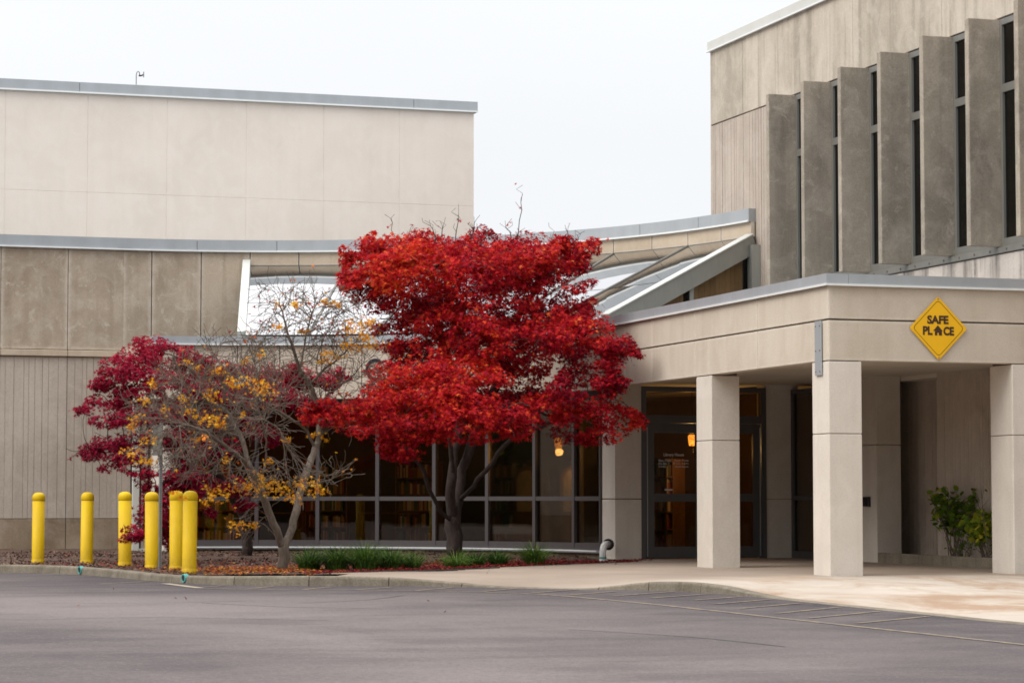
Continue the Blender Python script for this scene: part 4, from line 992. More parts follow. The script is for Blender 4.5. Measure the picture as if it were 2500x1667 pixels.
CLC = [(-7.55,11.63,3.84,0.48,0.2,0.5),(-8.02,11.03,3.57,0.47,0.27,0.5),(-8.39,10.83,3.4,0.39,0.23,0.45),(-8.6,10.93,3.18,0.26,0.14,0.4),(-7.97,10.43,3.24,0.53,0.27,0.45),(-8.22,10.73,2.95,0.45,0.21,0.35),(-8.57,10.83,2.8,0.39,0.17,0.35),(-8.96,10.73,2.68,0.27,0.08,0.35),(-8.5,10.33,2.53,0.45,0.16,0.3),(-8.09,10.13,2.56,0.45,0.19,0.3),(-8.45,10.13,2.15,0.45,0.16,0.25),(-8.82,10.33,1.97,0.36,0.15,0.25),(-9.07,10.43,1.9,0.18,0.07,0.25),(-8.33,9.93,1.89,0.45,0.18,0.25),(-8.64,9.83,1.64,0.19,0.07,0.2),(-8.29,9.73,1.64,0.3,0.1,0.4),(-8.0,9.73,1.67,0.27,0.1,0.4),(-7.19,11.43,3.64,0.48,0.26,0.5),(-6.69,11.63,3.47,0.51,0.28,0.45),(-6.1,11.83,3.41,0.55,0.28,0.5),(-7.22,10.83,3.12,0.53,0.27,0.4),(-6.53,11.23,2.99,0.54,0.26,0.4),(-5.83,11.63,3.09,0.47,0.26,0.5),(-5.22,12.23,3.44,0.4,0.24,0.6),(-4.82,12.23,3.37,0.38,0.27,0.6),(-4.41,12.23,3.3,0.32,0.21,0.6),(-3.91,12.63,3.48,0.24,0.18,0.6),(-5.23,11.83,2.95,0.47,0.24,0.45),(-4.62,12.03,2.89,0.4,0.19,0.5),(-7.59,10.43,2.65,0.45,0.23,0.3),(-6.99,10.83,2.52,0.46,0.23,0.3),(-6.18,11.43,2.62,0.46,0.23,0.3),(-7.73,10.03,2.19,0.45,0.22,0.25),(-7.17,10.23,1.98,0.45,0.23,0.25),(-6.53,10.83,2.07,0.38,0.2,0.25),(-7.35,10.03,1.61,0.45,0.24,0.3),(-7.68,9.83,1.46,0.45,0.24,0.35),(-7.2,10.03,1.31,0.42,0.24,0.3),(-7.79,9.63,1.16,0.4,0.22,0.3),(-8.07,9.03,0.91,0.33,0.22,0.3),(-8.47,8.13,0.69,0.26,0.14,0.35),(-8.68,7.93,0.6,0.17,0.08,0.35),(-7.71,9.43,0.8,0.34,0.25,0.3),(-7.6,9.43,0.55,0.26,0.18,0.3),(-7.96,9.23,0.52,0.22,0.16,0.3),(-6.79,10.63,1.46,0.3,0.2,0.3),(-6.17,11.43,1.39,0.31,0.17,0.35),(-5.99,11.53,1.16,0.22,0.11,0.35),(-5.46,12.23,2.34,0.39,0.19,0.3),(-6.86,10.63,0.94,0.23,0.12,0.25)]
CLB = [(-5.2,6.25,3.65,0.35,0.41),(-5.41,6.25,3.16,0.41,0.31),(-5.12,6.15,3.23,0.21,0.28),(-6.55,6.25,4.31,0.34,0.34),(-6.47,6.25,4.03,0.41,0.34),(-6.08,6.45,4.26,0.42,0.35),(-5.84,6.25,3.98,0.41,0.41),(-6.72,6.05,3.67,0.41,0.34),(-5.54,6.35,4.06,0.35,0.42),(-8.07,4.35,2.13,0.58,0.26),(-8.34,4.65,2.59,0.46,0.26),(-7.59,4.45,2.59,0.52,0.26),(-8.03,4.55,2.91,0.78,0.39),(-8.68,4.15,2.37,0.58,0.26),(-8.41,3.85,1.86,0.7,0.26),(-7.36,4.95,3.07,0.59,0.4),(-7.56,5.25,2.29,0.6,0.33),(-6.77,5.85,3.53,0.41,0.48),(-6.29,6.15,4.1,0.41,0.41),(-5.87,6.45,4.34,0.35,0.31),(-5.68,6.35,3.71,0.48,0.55),(-5.34,6.55,4.15,0.28,0.35),(-5.2,6.25,3.37,0.28,0.35),(-6.17,6.05,3.34,0.48,0.41),(-6.69,5.55,2.84,0.47,0.4),(-8.97,3.95,2.11,0.32,0.19),(-8.4,5.05,3.06,0.4,0.26),(-8.03,4.15,1.61,0.52,0.19),(-7.58,3.85,1.55,0.38,0.26),(-5.84,6.25,2.88,0.41,0.34),(-7.34,3.75,2.38,0.45,0.32),(-7.72,5.15,3.47,0.4,0.2),(-7.38,4.85,3.52,0.26,0.13),(-6.17,4.25,1.56,0.33,0.2),(-6.91,3.95,1.55,0.39,0.32),(-7.36,4.25,0.85,0.26,0.13),(-8.86,5.05,2.6,0.26,0.2),(-5.65,6.15,2.47,0.34,0.27)]
LIMA = [[(-2.68,9.51,0.18),(-2.7,9.51,0.49),(-2.73,9.51,0.82)],[(-2.73,9.51,0.82),(-2.8,9.41,1.16),(-2.82,9.26,1.61),(-2.88,9.11,1.98),(-2.97,9.01,2.43),(-3.25,8.81,2.87),(-3.59,8.71,3.3)],[(-2.73,9.51,0.82),(-2.61,9.61,1.16),(-2.53,9.66,1.62),(-2.32,9.71,2.15),(-2.1,9.76,2.69),(-1.88,9.71,3.22),(-1.83,9.61,3.98),(-2.02,9.51,4.73)],[(-2.73,9.51,0.82),(-3.04,9.26,1.01),(-3.29,9.06,1.39),(-3.49,8.91,1.75),(-3.77,8.71,2.05),(-4.14,8.61,2.26)],[(-2.61,9.61,1.16),(-2.41,9.26,1.46),(-2.21,8.91,1.83),(-1.99,8.61,2.2),(-1.69,8.21,2.38),(-1.28,7.91,2.56),(-0.73,7.71,2.67)],[(-2.82,9.26,1.61),(-2.67,9.61,2.07),(-2.49,9.81,2.61),(-2.63,9.86,3.37),(-2.89,9.81,4.13),(-3.34,9.61,4.56),(-3.89,9.31,4.9)],[(-1.88,9.71,3.22),(-1.56,9.21,3.58),(-1.25,8.71,3.86),(-0.87,8.21,3.92)],[(-1.83,9.61,3.98),(-1.5,9.41,4.51),(-1.16,9.21,5.04),(-0.86,8.91,5.33)],[(-2.89,9.81,4.13),(-3.0,9.71,4.65),(-3.1,9.61,5.17)]]
LIMB = [[(-6.8,4.75,0.1),(-6.77,4.75,0.32),(-6.79,4.73,0.48)],[(-6.79,4.73,0.48),(-6.93,4.67,0.78),(-7.07,4.63,1.1),(-7.19,4.57,1.39),(-7.35,4.47,1.65),(-7.62,4.3,1.87),(-7.91,4.15,2.06),(-8.23,4.0,2.22),(-8.54,3.85,2.27)],[(-7.35,4.47,1.65),(-7.4,4.65,1.95),(-7.47,4.8,2.21),(-7.59,4.95,2.48),(-7.79,5.1,2.64),(-8.04,5.2,2.81)],[(-7.19,4.57,1.39),(-7.13,4.45,1.75),(-7.15,4.3,2.07),(-7.26,4.15,2.39),(-7.35,4.05,2.67)],[(-6.79,4.73,0.48),(-6.65,4.81,0.71),(-6.57,4.85,0.97),(-6.41,5.25,1.3),(-6.21,5.65,1.67),(-5.98,6.05,1.98),(-5.84,6.35,2.33),(-5.85,6.5,2.68),(-5.98,6.5,2.99),(-6.17,6.35,3.22)],[(-5.98,6.05,1.98),(-6.18,5.95,2.28),(-6.47,5.75,2.44),(-6.84,5.35,2.6),(-7.05,5.45,2.73)],[(-5.84,6.35,2.33),(-5.76,6.65,2.76),(-5.8,6.75,3.18),(-5.76,6.75,3.6),(-5.58,6.75,3.95)],[(-5.98,6.5,2.99),(-5.76,6.45,3.23),(-5.5,6.35,3.47),(-5.25,6.35,3.72),(-5.07,6.35,4.04)],[(-5.85,6.5,2.68),(-5.67,6.35,2.88),(-5.41,6.25,3.09),(-5.16,6.15,3.37)],[(-6.41,5.25,1.3),(-6.28,4.95,1.42),(-6.08,4.65,1.5),(-5.82,4.6,1.59)],[(-6.17,6.35,3.22),(-6.33,6.25,3.63),(-6.47,6.25,4.03),(-6.55,6.25,4.38)],[(-6.17,6.35,3.22),(-6.08,6.45,3.64),(-5.97,6.45,4.13)],[(-6.21,5.65,1.67),(-6.68,4.95,1.96),(-7.0,4.15,2.23),(-7.3,3.95,2.37)]]
LIMC = [[(-5.75,12.43,0.12),(-5.75,12.43,0.46),(-5.79,12.43,0.77)],[(-5.79,12.43,0.77),(-6.01,12.23,1.16),(-6.38,11.93,1.63),(-6.85,11.53,2.08),(-7.37,11.23,2.53),(-7.94,11.03,2.89)],[(-5.79,12.43,0.77),(-5.69,12.43,1.4),(-5.55,12.53,2.11),(-5.31,12.53,2.74),(-4.85,12.43,3.22)],[(-6.01,12.23,1.16),(-6.11,12.13,1.94),(-6.39,11.93,2.63),(-6.65,11.83,3.25)],[(-6.38,11.93,1.63),(-7.08,11.13,1.62),(-7.65,10.43,1.46),(-8.01,9.63,1.09),(-8.37,8.73,0.74)],[(-6.85,11.53,2.08),(-7.59,10.83,2.14),(-8.26,10.43,2.12),(-8.77,10.43,2.01)]]

# ------------------------------------------------------------------ trees
def resample(P, D):
    P = [np.array(p, float) for p in P]; out = [P[0]]
    Pc = []
    for i in range(len(P) - 1):
        p0, p1, p2, p3 = P[max(i - 1, 0)], P[i], P[i + 1], P[min(i + 2, len(P) - 1)]
        for k in range(8):
            t = k / 8; Pc.append(.5 * ((2 * p1) + (-p0 + p2) * t + (2 * p0 - 5 * p1 + 4 * p2 - p3) * t * t + (-p0 + 3 * p1 - 3 * p2 + p3) * t ** 3))
    Pc.append(P[-1]); acc = 0
    for a, b in zip(Pc[:-1], Pc[1:]):
        L = np.linalg.norm(b - a); acc += L
        if acc >= D: out.append(b); acc = 0
    if np.linalg.norm(out[-1] - Pc[-1]) > D * .4: out.append(Pc[-1])
    return out
def skeleton(limbs, att, D, kill, infl, iters=120, jit=.12, PERS=.45):
    N, par = [], []
    for L in limbs:
        R = resample(L, D)
        if not N: N.append(R[0]); par.append(-1); last = 0
        else: last = min(range(len(N)), key=lambda k: np.sum((N[k] - R[0]) ** 2))
        for p in R[1:]:
            w = rng.normal(size=3) * D * .10; N.append(p + w); par.append(last); last = len(N) - 1
    n_limb = len(N); att = [np.array(a) for a in att]; kids = {}
    for it in range(iters):
        if not att: break
        kd = kdtree.KDTree(len(N))
        for i, p in enumerate(N): kd.insert(p, i)
        kd.balance(); acc = {}; keep = []
        for a in att:
            co, i, d = kd.find(a)
            if d < kill: continue
            keep.append(a)
            if d < infl:
                v = (a - N[i]) / d
                acc[i] = acc.get(i, np.zeros(3)) + v
        att = keep
        if not acc: break
        added = 0
        for i, v in acc.items():
            if kids.get(i, 0) >= 3: continue
            L = np.linalg.norm(v)
            if L < 1e-4: continue
            v = v / L + rng.normal(size=3) * jit
            if par[i] >= 0:
                b = N[i] - N[par[i]]; v = v + PERS * b / (np.linalg.norm(b) + 1e-9)
            v /= np.linalg.norm(v); N.append(N[i] + v * D); par.append(i); kids[i] = kids.get(i, 0) + 1; added += 1
        if not added: break
    return N, par, n_limb
def twigs(N, par, start, prob, n, L, jit=.5, up=.1):
    N0 = len(N)
    for i in range(start, N0):
        if rng.random() < prob:
            b = N[i] - N[par[i]]; b = b / (np.linalg.norm(b) + 1e-9); last = i
            v = b + rng.normal(size=3) * jit + np.array([0, 0, up])
            for k in range(n):
                v = v / np.linalg.norm(v); N.append(N[last] + v * L * rng.uniform(.7, 1.2)); par.append(last); last = len(N) - 1
                v = v + rng.normal(size=3) * .17
def wood(N, par, base_r, tip_r, ex, root, mat, mat2, split):
    n = len(N); kids = [[] for _ in range(n)]; cnt = np.zeros(n)
    for i in range(n):
        if par[i] >= 0: kids[par[i]].append(i)
    order = []; stack = [0]
    while stack:
        i = stack.pop(); order.append(i); stack.extend(kids[i])
    for i in reversed(order): cnt[i] = max(1, sum(cnt[k] for k in kids[i]) + .15)
    tot = cnt[0]; rad = [max(tip_r, base_r * (c / tot) ** (1 / ex)) for c in cnt]
    hi, lo = MB(), MB(); st = [(0, None)]
    while st:
        i, p = st.pop(); ch = [i] if p is None else [p, i]
        while True:
            k = kids[ch[-1]]
            if not k: break
            k = sorted(k, key=lambda q: -cnt[q]); ch.append(k[0])
            for q in k[1:]: st.append((q, ch[-2]))
        if len(ch) < 2: continue
        rr = [rad[q] for q in ch]
        if p is not None: rr[0] = min(rr[0], rr[1] * 1.15)
        pts = [N[q] for q in ch]
        # thick start of the chain goes to the trunk mesh, the rest to the branches
        c = next((q for q in range(len(ch)) if rr[q] < split), len(ch))
        if c >= 2: hi.tube(pts[:c + 1], rr[:c + 1], 9, caps=True)
        if c < len(ch): lo.tube(pts[max(0, c - 1) if c >= 2 else 0:], rr[max(0, c - 1) if c >= 2 else 0:], 4 if rr[min(c, len(rr) - 1)] > .008 else 3, caps=False)
    hi.build('trunk', mat, root, smooth=True)
    if lo.f: lo.build('branches', mat2, root, smooth=True)
    return N, cnt
def in_clumps(CL, n, depth=.85, flat=1.0, power=.5):
    w = np.array([c[3] * c[4] for c in CL]); w /= w.sum(); idx = rng.choice(len(CL), n, p=w)
    v = rng.normal(size=(n, 3)); v /= np.linalg.norm(v, axis=1, keepdims=True); v *= rng.random((n, 1)) ** (power)
    C = np.array([c[:3] for c in CL]); rx = np.array([c[3] for c in CL]); rz = np.array([c[4] for c in CL])
    P = C[idx] + v * np.stack([rx[idx], rx[idx] * depth, rz[idx] * flat], 1)
    return P, idx, v
CAMV = np.array([-15.079, -32.55])
def ragged(P, amp=.16, sc=1.6):
    out = P.copy()
    for i, p in enumerate(P):
        q = mnoise.noise_vector((p[0] * sc, p[1] * sc, p[2] * sc)); out[i] += np.array(q) * amp
    return out

# big red maple
tA = thing('maple_tree', 'largest maple, dense bright red crown on a forked dark trunk', 'tree', (-2.68, 9.5, .1), 'maple trees in the planting bed')
att, _, _ = in_clumps(CLA, 1500, .9)
NA, pA, nl = skeleton(LIMA, att, .16, .26, 1.6, 90)
twigs(NA, pA, nl, .35, 3, .09, .6, .25)
# thin bare shoots above the crown
for (x, y, z, L) in ((-4.0, 8.9, 5.55, .55), (-3.75, 8.8, 5.6, .35), (-3.3, 8.9, 5.7, .45), (-2.9, 8.9, 5.65, .8), (-2.6, 8.7, 5.7, .5), (-2.2, 9.0, 5.7, .4), (-1.9, 9.0, 5.75, .45), (-1.55, 9.1, 5.75, .95), (-1.2, 8.7, 5.6, .4), (-.95, 8.4, 5.55, .5), (-.8, 8.3, 5.5, .4), (-4.15, 8.9, 5.4, .4), (-3.1, 8.8, 5.7, .5), (-2.45, 9, 5.7, .35), (-1.75, 9, 5.7, .3)):
    i = min(range(len(NA)), key=lambda k: (NA[k][0] - x) ** 2 + (NA[k][1] - y) ** 2 + (NA[k][2] - z + .3) ** 2); last = i
    tgt = np.array([x + rng.normal() * .06, y, z + L - .2]); st_ = NA[i].copy()
    for k in range(1, 7): NA.append(st_ + (tgt - st_) * k / 6 + rng.normal(size=3) * .018); pA.append(last); last = len(NA) - 1
    for k in range(3):
        q = last - rng.integers(0, 4); b = q
        for j in range(2): NA.append(NA[b] + np.array([rng.normal() * .06, rng.normal() * .05, .07])); pA.append(b); b = len(NA) - 1
wood(NA, pA, .145, .003, 1.75, tA, M['bark_dark'], M['bark_dark'], .03)
P1, i1, v1 = in_clumps(CLA, 105000, .95, 1.2, .42); P1 = ragged(P1, .13, 2.2)
keep = ~((P1[:, 0] > -.12) & (P1[:, 2] > 3.0)); P1, i1, v1 = P1[keep], i1[keep], v1[keep]
# leaves gather in sprays: keep those where a fine noise is high, so that gaps open between sprays
den = np.array([mnoise.noise((p[0] * 3.0, p[1] * 3.0, p[2] * 5.2)) for p in P1]); k = den > -.17
P1, i1, v1 = P1[k], i1[k], v1[k]
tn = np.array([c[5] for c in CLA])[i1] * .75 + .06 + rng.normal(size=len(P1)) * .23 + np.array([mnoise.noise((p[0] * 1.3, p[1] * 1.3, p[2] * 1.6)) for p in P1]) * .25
tips = np.array([NA[k] for k in range(nl, len(NA), 4)]); tt = tips + rng.normal(size=tips.shape) * .05
PA = np.concatenate([P1, tt]); TA = np.concatenate([tn, rng.uniform(.2, .7, len(tt))])
out = np.concatenate([v1 * .5, np.zeros_like(tt)])
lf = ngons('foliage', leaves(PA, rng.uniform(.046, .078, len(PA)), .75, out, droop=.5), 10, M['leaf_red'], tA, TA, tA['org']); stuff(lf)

# crimson maple behind the bare tree
tC = thing('maple_tree', 'low dark crimson maple drooping behind the bare tree and bollards', 'tree', (-5.75, 12.4, .1), 'maple trees in the planting bed')
att, _, _ = in_clumps(CLC, 800, .9)
NC_, pC, nl = skeleton(LIMC, att, .16, .26, 1.6, 90); twigs(NC_, pC, nl, .25, 3, .09, .6)
wood(NC_, pC, .10, .003, 1.8, tC, M['bark_dark'], M['bark_dark'], .03)
P1, i1, v1 = in_clumps(CLC, 42000, .95, 1.0, .45); P1 = ragged(P1, .15, 2.2)
den = np.array([mnoise.noise((p[0] * 3.2, p[1] * 3.2, p[2] * 5.0)) for p in P1]); k = den > -.16; P1, i1, v1 = P1[k], i1[k], v1[k]
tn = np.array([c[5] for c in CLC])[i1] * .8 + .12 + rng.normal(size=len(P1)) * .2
tips = np.array([NC_[k] for k in range(nl, len(NC_), 4)])
PC = np.concatenate([P1, tips]); TC = np.concatenate([tn, rng.uniform(.2, .6, len(tips))])
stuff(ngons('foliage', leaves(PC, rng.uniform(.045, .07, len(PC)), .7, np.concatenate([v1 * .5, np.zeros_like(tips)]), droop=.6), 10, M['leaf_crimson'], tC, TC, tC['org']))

# nearly bare maple in front, with the last yellow leaves
tB = thing('maple_tree', 'nearly bare grey maple with a few yellow leaves and dense fine twigs', 'tree', (-6.79, 4.75, .1), 'maple trees in the planting bed')
att, _, _ = in_clumps(CLB, 5200, .8)
NB, pB, nl = skeleton(LIMB, att, .075, .10, 1.6, 220, .07, 1.1)
twigs(NB, pB, nl, .8, 5, .06, .38, .06)
wood(NB, pB, .085, .0044, 1.9, tB, M['bark'], M['bark'], .02)
tipsB = np.array(NB[nl:])
def yclump(x, y, z, r, n):
    q = rng.normal(size=(n, 3)) * r * .5 * np.array([1.25, 1, .8]); return np.array([x, y, z]) + q
YC = [(-8.25,4.8,3.24,0.08,0.04),(-8.09,4.8,3.15,0.07,0.03),(-7.83,4.6,3.11,0.14,0.08),(-7.39,4.8,3.26,0.07,0.05),(-7.11,4.9,3.37,0.06,0.04),(-7.62,4.3,2.91,0.17,0.09),(-8.01,4.3,2.74,0.19,0.1),(-7.34,4.1,2.87,0.19,0.12),(-7.21,4.1,2.77,0.16,0.08),(-8.11,4.1,2.38,0.19,0.09),(-7.92,4.1,2.32,0.17,0.09),(-8.79,4.7,2.91,0.08,0.05),(-8.91,4.7,2.65,0.08,0.05),(-9.06,4.4,2.38,0.1,0.08),(-9.15,4.4,2.22,0.08,0.06),(-8.9,4.2,2.06,0.12,0.06),(-9.16,4.3,1.87,0.17,0.08),(-8.97,4.3,1.74,0.17,0.06),(-8.29,4.2,2.48,0.09,0.05),(-8.4,4.3,2.67,0.06,0.05),(-5.36,5.9,3.83,0.13,0.09),(-5.23,5.9,3.73,0.12,0.08),(-5.48,6.0,3.97,0.09,0.05),(-5.55,6.0,3.62,0.11,0.06),(-5.85,5.9,3.48,0.12,0.05),(-5.92,5.9,3.34,0.09,0.04),(-5.6,6.1,4.25,0.05,0.04),(-5.84,6.1,4.31,0.05,0.04),(-5.15,5.9,3.97,0.08,0.05),(-7.29,4.0,1.42,0.26,0.17),(-7.0,4.1,1.36,0.26,0.13),(-7.57,3.9,1.36,0.19,0.1),(-7.95,3.9,1.3,0.19,0.12),(-8.11,3.9,1.17,0.1,0.05),(-7.64,4.0,0.79,0.14,0.08),(-7.39,4.1,0.82,0.08,0.05),(-6.44,4.8,1.43,0.22,0.12),(-6.24,4.8,1.33,0.16,0.09),(-6.72,4.2,1.23,0.13,0.06),(-5.84,6.2,2.16,0.11,0.06),(-5.99,6.2,2.19,0.07,0.04),(-7.51,4.2,2.45,0.05,0.04),(-6.85,4.2,2.07,0.05,0.04),(-8.66,4.3,2.51,0.06,0.05),(-6.66,4.5,4.11,0.07,0.05),(-6.93,4.5,3.77,0.07,0.05),(-6.11,6.3,3.84,0.06,0.05),(-8.63,3.7,1.29,0.08,0.03),(-8.5,3.7,1.2,0.06,0.03),(-7.81,4.0,1.77,0.08,0.05),(-8.26,4.0,2.06,0.06,0.05),(-7.11,4.2,1.75,0.06,0.04),(-5.19,6.15,3.95,0.16,0.11),(-5.05,6.15,3.64,0.15,0.1),(-5.34,6.15,3.57,0.14,0.08),(-5.49,6.25,3.85,0.14,0.1),(-5.63,6.25,3.43,0.12,0.06),(-5.68,6.35,4.27,0.08,0.06),(-6.54,6.25,4.24,0.07,0.05),(-6.19,6.25,3.83,0.07,0.05)]
PY, TY = [], []
for x, y, z, rx, rz in YC:
    n = int(11 + rx * 170 * (rz / .1 + .4) * .95)
    PY.append(np.array([x, y, z]) + rng.normal(size=(n, 3)) * np.array([rx, rx * .8, rz]) * .55); TY.append(rng.normal(size=n) * .14 + (.72 if z < 3.6 else .72))
n = 260; k = rng.integers(0, len(tipsB), n); PY.append(tipsB[k] + rng.normal(size=(n, 3)) * .03); TY.append(rng.choice([.05, .15, .3, .5, .62, .75], n))
top = tipsB[(tipsB[:, 2] > 3.7)]; n = 150; k = rng.integers(0, len(top), n); PY.append(top[k] + rng.normal(size=(n, 3)) * .04); TY.append(rng.uniform(0, .42, n))
PY, TY = np.concatenate(PY), np.concatenate(TY)
stuff(ngons('foliage', leaves(PY, rng.uniform(.036, .060, len(PY)), .5, None, droop=.8), 10, M['leaf_yellow'], tB, TY, tB['org']))

# ------------------------------------------------------------------ grass clumps, litter, mulch chips
def grass(x, y, h, n, spread, lab, pale=0.0):
    g = thing('grass_clump', lab, 'grass clump', (x, y, bedz(x, y)), 'grass clumps along the bed edge')
    V, T = [], []; z0 = bedz(x, y) - .01
    for k in range(n):
        a = rng.uniform(0, 2 * PI); r = spread * .5 * rng.random() ** .6; bx, by = x + r * math.cos(a), y + r * math.sin(a)
        L = h * 1.55 * rng.uniform(.55, 1.15); b = a + rng.normal() * .35; lean = .25 + (r / spread) * 2.2 * rng.uniform(.5, 1.2); w = rng.uniform(.004, .0075); sx, sy = -math.sin(b), math.cos(b)
        pts = []
        for q in range(5):
            f = q / 4; hor = L * min(lean, .95) * f ** 1.6; zz = max(z0, z0 + L * (f - lean * .52 * f ** 2.6))
            pts.append((bx + hor * math.cos(b), by + hor * math.sin(b), zz, w * (1 - f ** 2 * .92)))
        for p, q in zip(pts[:-1], pts[1:]):
            V.append([(p[0] - sx * p[3], p[1] - sy * p[3], p[2]), (p[0] + sx * p[3], p[1] + sy * p[3], p[2]), (q[0] + sx * q[3], q[1] + sy * q[3], q[2]), (q[0] - sx * q[3], q[1] - sy * q[3], q[2])])
        T += [rng.normal() * .22 + .38 + pale] * 4
    stuff(ngons('blades', np.array(V), 4, M['grass'], g, np.array(T), g['org']))
for a in ((-6.32, 5.0, .30, 300, .30, 'green grass clump at the foot of the bare yellow-leaved tree', 0), (-5.95, 4.75, .33, 330, .32, 'green grass clump next to the bare tree clump'  , 0), (-5.55, 4.6, .37, 380, .34, 'tallest green grass clump, in the middle of the dense patch', .03),
          (-5.12, 4.75, .29, 300, .32, 'green grass clump just right of the tallest one', 0), (-4.72, 4.95, .26, 200, .24, 'thin green grass clump at the end of the dense patch', .05), (-3.86, 5.5, .27, 260, .26, 'pale green grass clump just left of the red maple trunk', .2),
          (-3.30, 6.3, .24, 220, .26, 'dark green grass clump just right of the red maple trunk', -.1), (-2.85, 6.5, .24, 220, .24, 'dark low grass clump halfway between red trunk and last clump', -.1), (-2.12, 6.85, .33, 300, .28, 'bright grass clump standing apart near the white pipe', .16)):
    grass(a[0], a[1], a[2], int(a[3] * 1.5), *a[4:])

def scatter(n, fn):
    out = []
    while len(out) < n:
        p = fn()
        if p is not None: out.append(p)
    return np.array(out)
BB = [p for p in BED]
def on_bed():
    x, y = rng.uniform(-13, .4), rng.uniform(3.2, 17)
    return (x, y, bedz(x, y) + rng.uniform(.004, .02)) if inpoly(x, y, BB) else None
P = scatter(16000, on_bed)
CH = np.array([(-.5, -.16, 0), (.45, -.2, .06), (.55, .12, 0), (-.4, .2, .08)])
stuff(ngons('mulch_chips', leaves(P, rng.uniform(.02, .07, len(P)), 1.3, None, CH), 4, M['chips'], None, rng.random(len(P)) ** 1.3))
def lit_b():
    x, y = rng.normal(-7.0, .75), rng.normal(4.9, 1.1); return (x, y, bedz(x, y) + rng.uniform(.015, .04)) if inpoly(x, y, BB) else None
def lit_a():
    x = rng.uniform(-5.5, .3); y = rng.normal(6.6 + (x + 2.5) * .62, 1.5); return (x, y, bedz(x, y) + rng.uniform(.015, .045)) if inpoly(x, y, BB) else None
def lit_c():
    x, y = rng.normal(-8.0, 1.2), rng.normal(8.5, 2.4); return (x, y, bedz(x, y) + rng.uniform(.015, .04)) if inpoly(x, y, BB) else None
def lit_edge():
    k = rng.integers(0, 7); f = rng.random(); a, b = np.array(BEDF[k]), np.array(BEDF[k + 1]); p = a + (b - a) * f + rng.normal(size=2) * .10; return (p[0], p[1], SLAB + .02 + rng.uniform(0, .02))
Pb, Pa, Pc, Pe = scatter(3200, lit_b), scatter(4800, lit_a), scatter(1100, lit_c), scatter(1100, lit_edge)
stray = np.array([(-9.6, -2.6, .02), (-8.95, -3.3, .02), (-11.1, -4.2, .02), (-12.4, -8.0, .02), (-11.8, -9.3, .02), (-7.0, -4.0, .02), (-5.0, 3.1, SLAB + .02), (-3.9, 3.6, SLAB + .02), (-2.6, 4.9, SLAB + .02), (-.8, 6.6, SLAB + .02), (-9.7, -2.5, .02), (-4.3, 2.4, SLAB + .02), (-9.9, 1.0, .02), (-7.6, -6.8, .02)])
P = np.concatenate([Pb, Pa, Pc, Pe, stray])
T = np.concatenate([rng.normal(.72, .2, len(Pb)), rng.normal(.28, .2, len(Pa)), rng.normal(.42, .28, len(Pc)), rng.normal(.22, .15, len(Pe)), rng.uniform(0, .5, len(stray))])
stuff(ngons('fallen_leaves', leaves(P, rng.uniform(.024, .045, len(P)), 1.5, None), 10, M['litter'], None, T))
# dark roots and twigs lying on the pavement edge
m = MB()
for pts in ([(-5.9, 3.5, .135), (-5.5, 3.62, .14), (-5.0, 3.62, .138), (-4.6, 3.95, .14), (-4.1, 4.2, .135)], [(-5.2, 3.65, .138), (-4.7, 3.6, .136), (-4.3, 3.9, .135)], [(-4.4, 4.1, .138), (-3.8, 4.5, .137), (-3.3, 5.0, .135)]):
    m.tube(pts, .009, 5)
tw = m.build('fallen_twigs', M['bark_dark']); tag(tw, 'thin dark fallen twigs lying on the pavement in front of the grass', 'twigs')

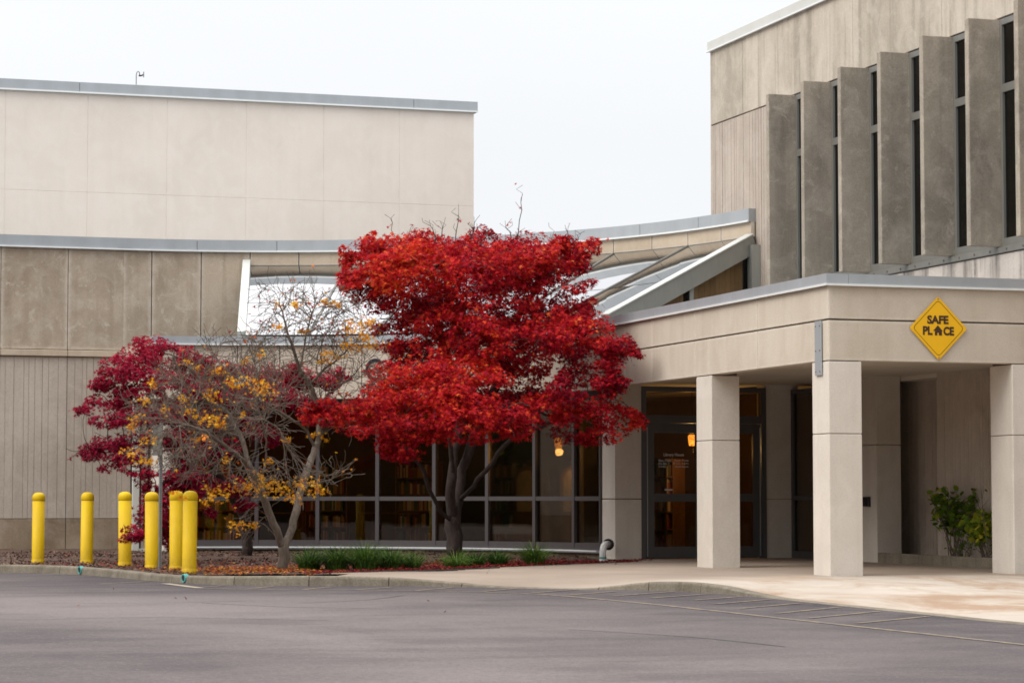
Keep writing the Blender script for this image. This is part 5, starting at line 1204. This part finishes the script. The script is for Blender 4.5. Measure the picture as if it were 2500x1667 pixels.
# ------------------------------------------------------------------ shrubs in the planter under the porch
def shrub(name, lab, stems, n, size, tmean, cx, cy, hh, bare=False):
    sh = thing(name, lab, 'shrub', (cx, cy, .235), 'shrubs in the porch planter'); m = MB(); ends = []
    for k in range(stems):
        a = rng.uniform(0, 2 * PI); r = rng.uniform(.1, .42); h = hh * rng.uniform(.55, 1.05); p0 = np.array([cx + rng.normal() * .05, cy + rng.normal() * .08, .2])
        p2 = np.array([cx + r * math.cos(a) * .5, cy + r * math.sin(a) * 2.0, .235 + h]); p1 = (p0 + p2) / 2 + rng.normal(size=3) * .05
        pts = [p0, p1, p2]; m.tube(pts, [.010, .007, .004], 5); ends.append((p1, p2))
        for q in range(4):
            f = rng.uniform(.3, 1); b = p1 + (p2 - p1) * f; e = b + np.array([rng.normal() * .06, rng.normal() * .14, rng.uniform(.05, .2)]); m.tube([b, e], [.004, .002], 4); ends.append((b, e))
    m.build('stems', M['bark'], sh)
    if n:
        k = rng.integers(0, len(ends), n); f = rng.uniform(.2, 1.08, n)[:, None]; A = np.array([e[0] for e in ends])[k]; B = np.array([e[1] for e in ends])[k]
        P = A + (B - A) * f + rng.normal(size=(n, 3)) * np.array([.04, .07, .05])
        stuff(ngons('foliage', leaves(P, rng.uniform(size * .7, size * 1.25, n), .9, None, OVAL, .4), 6, M['leaf_green'], sh, rng.normal(tmean, .22, n), sh['org']))
shrub('shrub', 'taller dark green shrub in the planter against the ribbed wall', 16, 380, .12, .40, 4.18, 4.25, 1.12)
shrub('shrub', 'lower yellow-green shrub in the planter beside the right column', 15, 380, .11, .72, 4.16, 3.15, .62)
shrub('shrub', 'bare twiggy shrub at the near end of the planter', 8, 10, .05, .5, 4.15, 2.75, 1.0)
shrub('shrub', 'small low green plant at the planter front', 8, 60, .06, .35, 4.12, 3.75, .28)

# ------------------------------------------------------------------ trees across the car park, behind the camera, seen only in the glass
V, T, TP = [], [], []
for k in range(43):
    an = R_(146 + k * 4.7); x, y = -8 + 78 * math.cos(an), 8 + 78 * math.sin(an); h = rng.uniform(10, 15)
    TP.append((x, y, h)); n = 1100; v = rng.normal(size=(n, 3)); v /= np.linalg.norm(v, axis=1, keepdims=True); v *= rng.random((n, 1)) ** .4
    P = np.array([x, y, h * .55]) + v * np.array([6.6, 6.6, h * .56]); V.append(leaves(P, rng.uniform(.5, .95, n), .3, None, OVAL)); T.append(rng.normal(.3, .25, n))
BL = MB()
for (x, y, h) in TP:
    bm = bmesh.new(); bmesh.ops.create_icosphere(bm, subdivisions=3, radius=1)
    for q in bm.verts: q.co = Vector((x, y, h * .33)) + Vector((q.co.x * 5.6, q.co.y * 5.6, q.co.z * h * .62)) * (1 + .25 * mnoise.noise(q.co * 2 + Vector((x, y, 0))))
    BL.addbm(bm)
stuff(BL.build('far_treeline', plain('far_foliage', (.04, .045, .015, 1), .9), smooth=True))
stuff(ngons('far_treeline_leaves', np.concatenate(V), 6, M['leaf_green'], None, np.concatenate(T)))

for o in list(bpy.data.objects):
    if 'org' in o: del o['org']
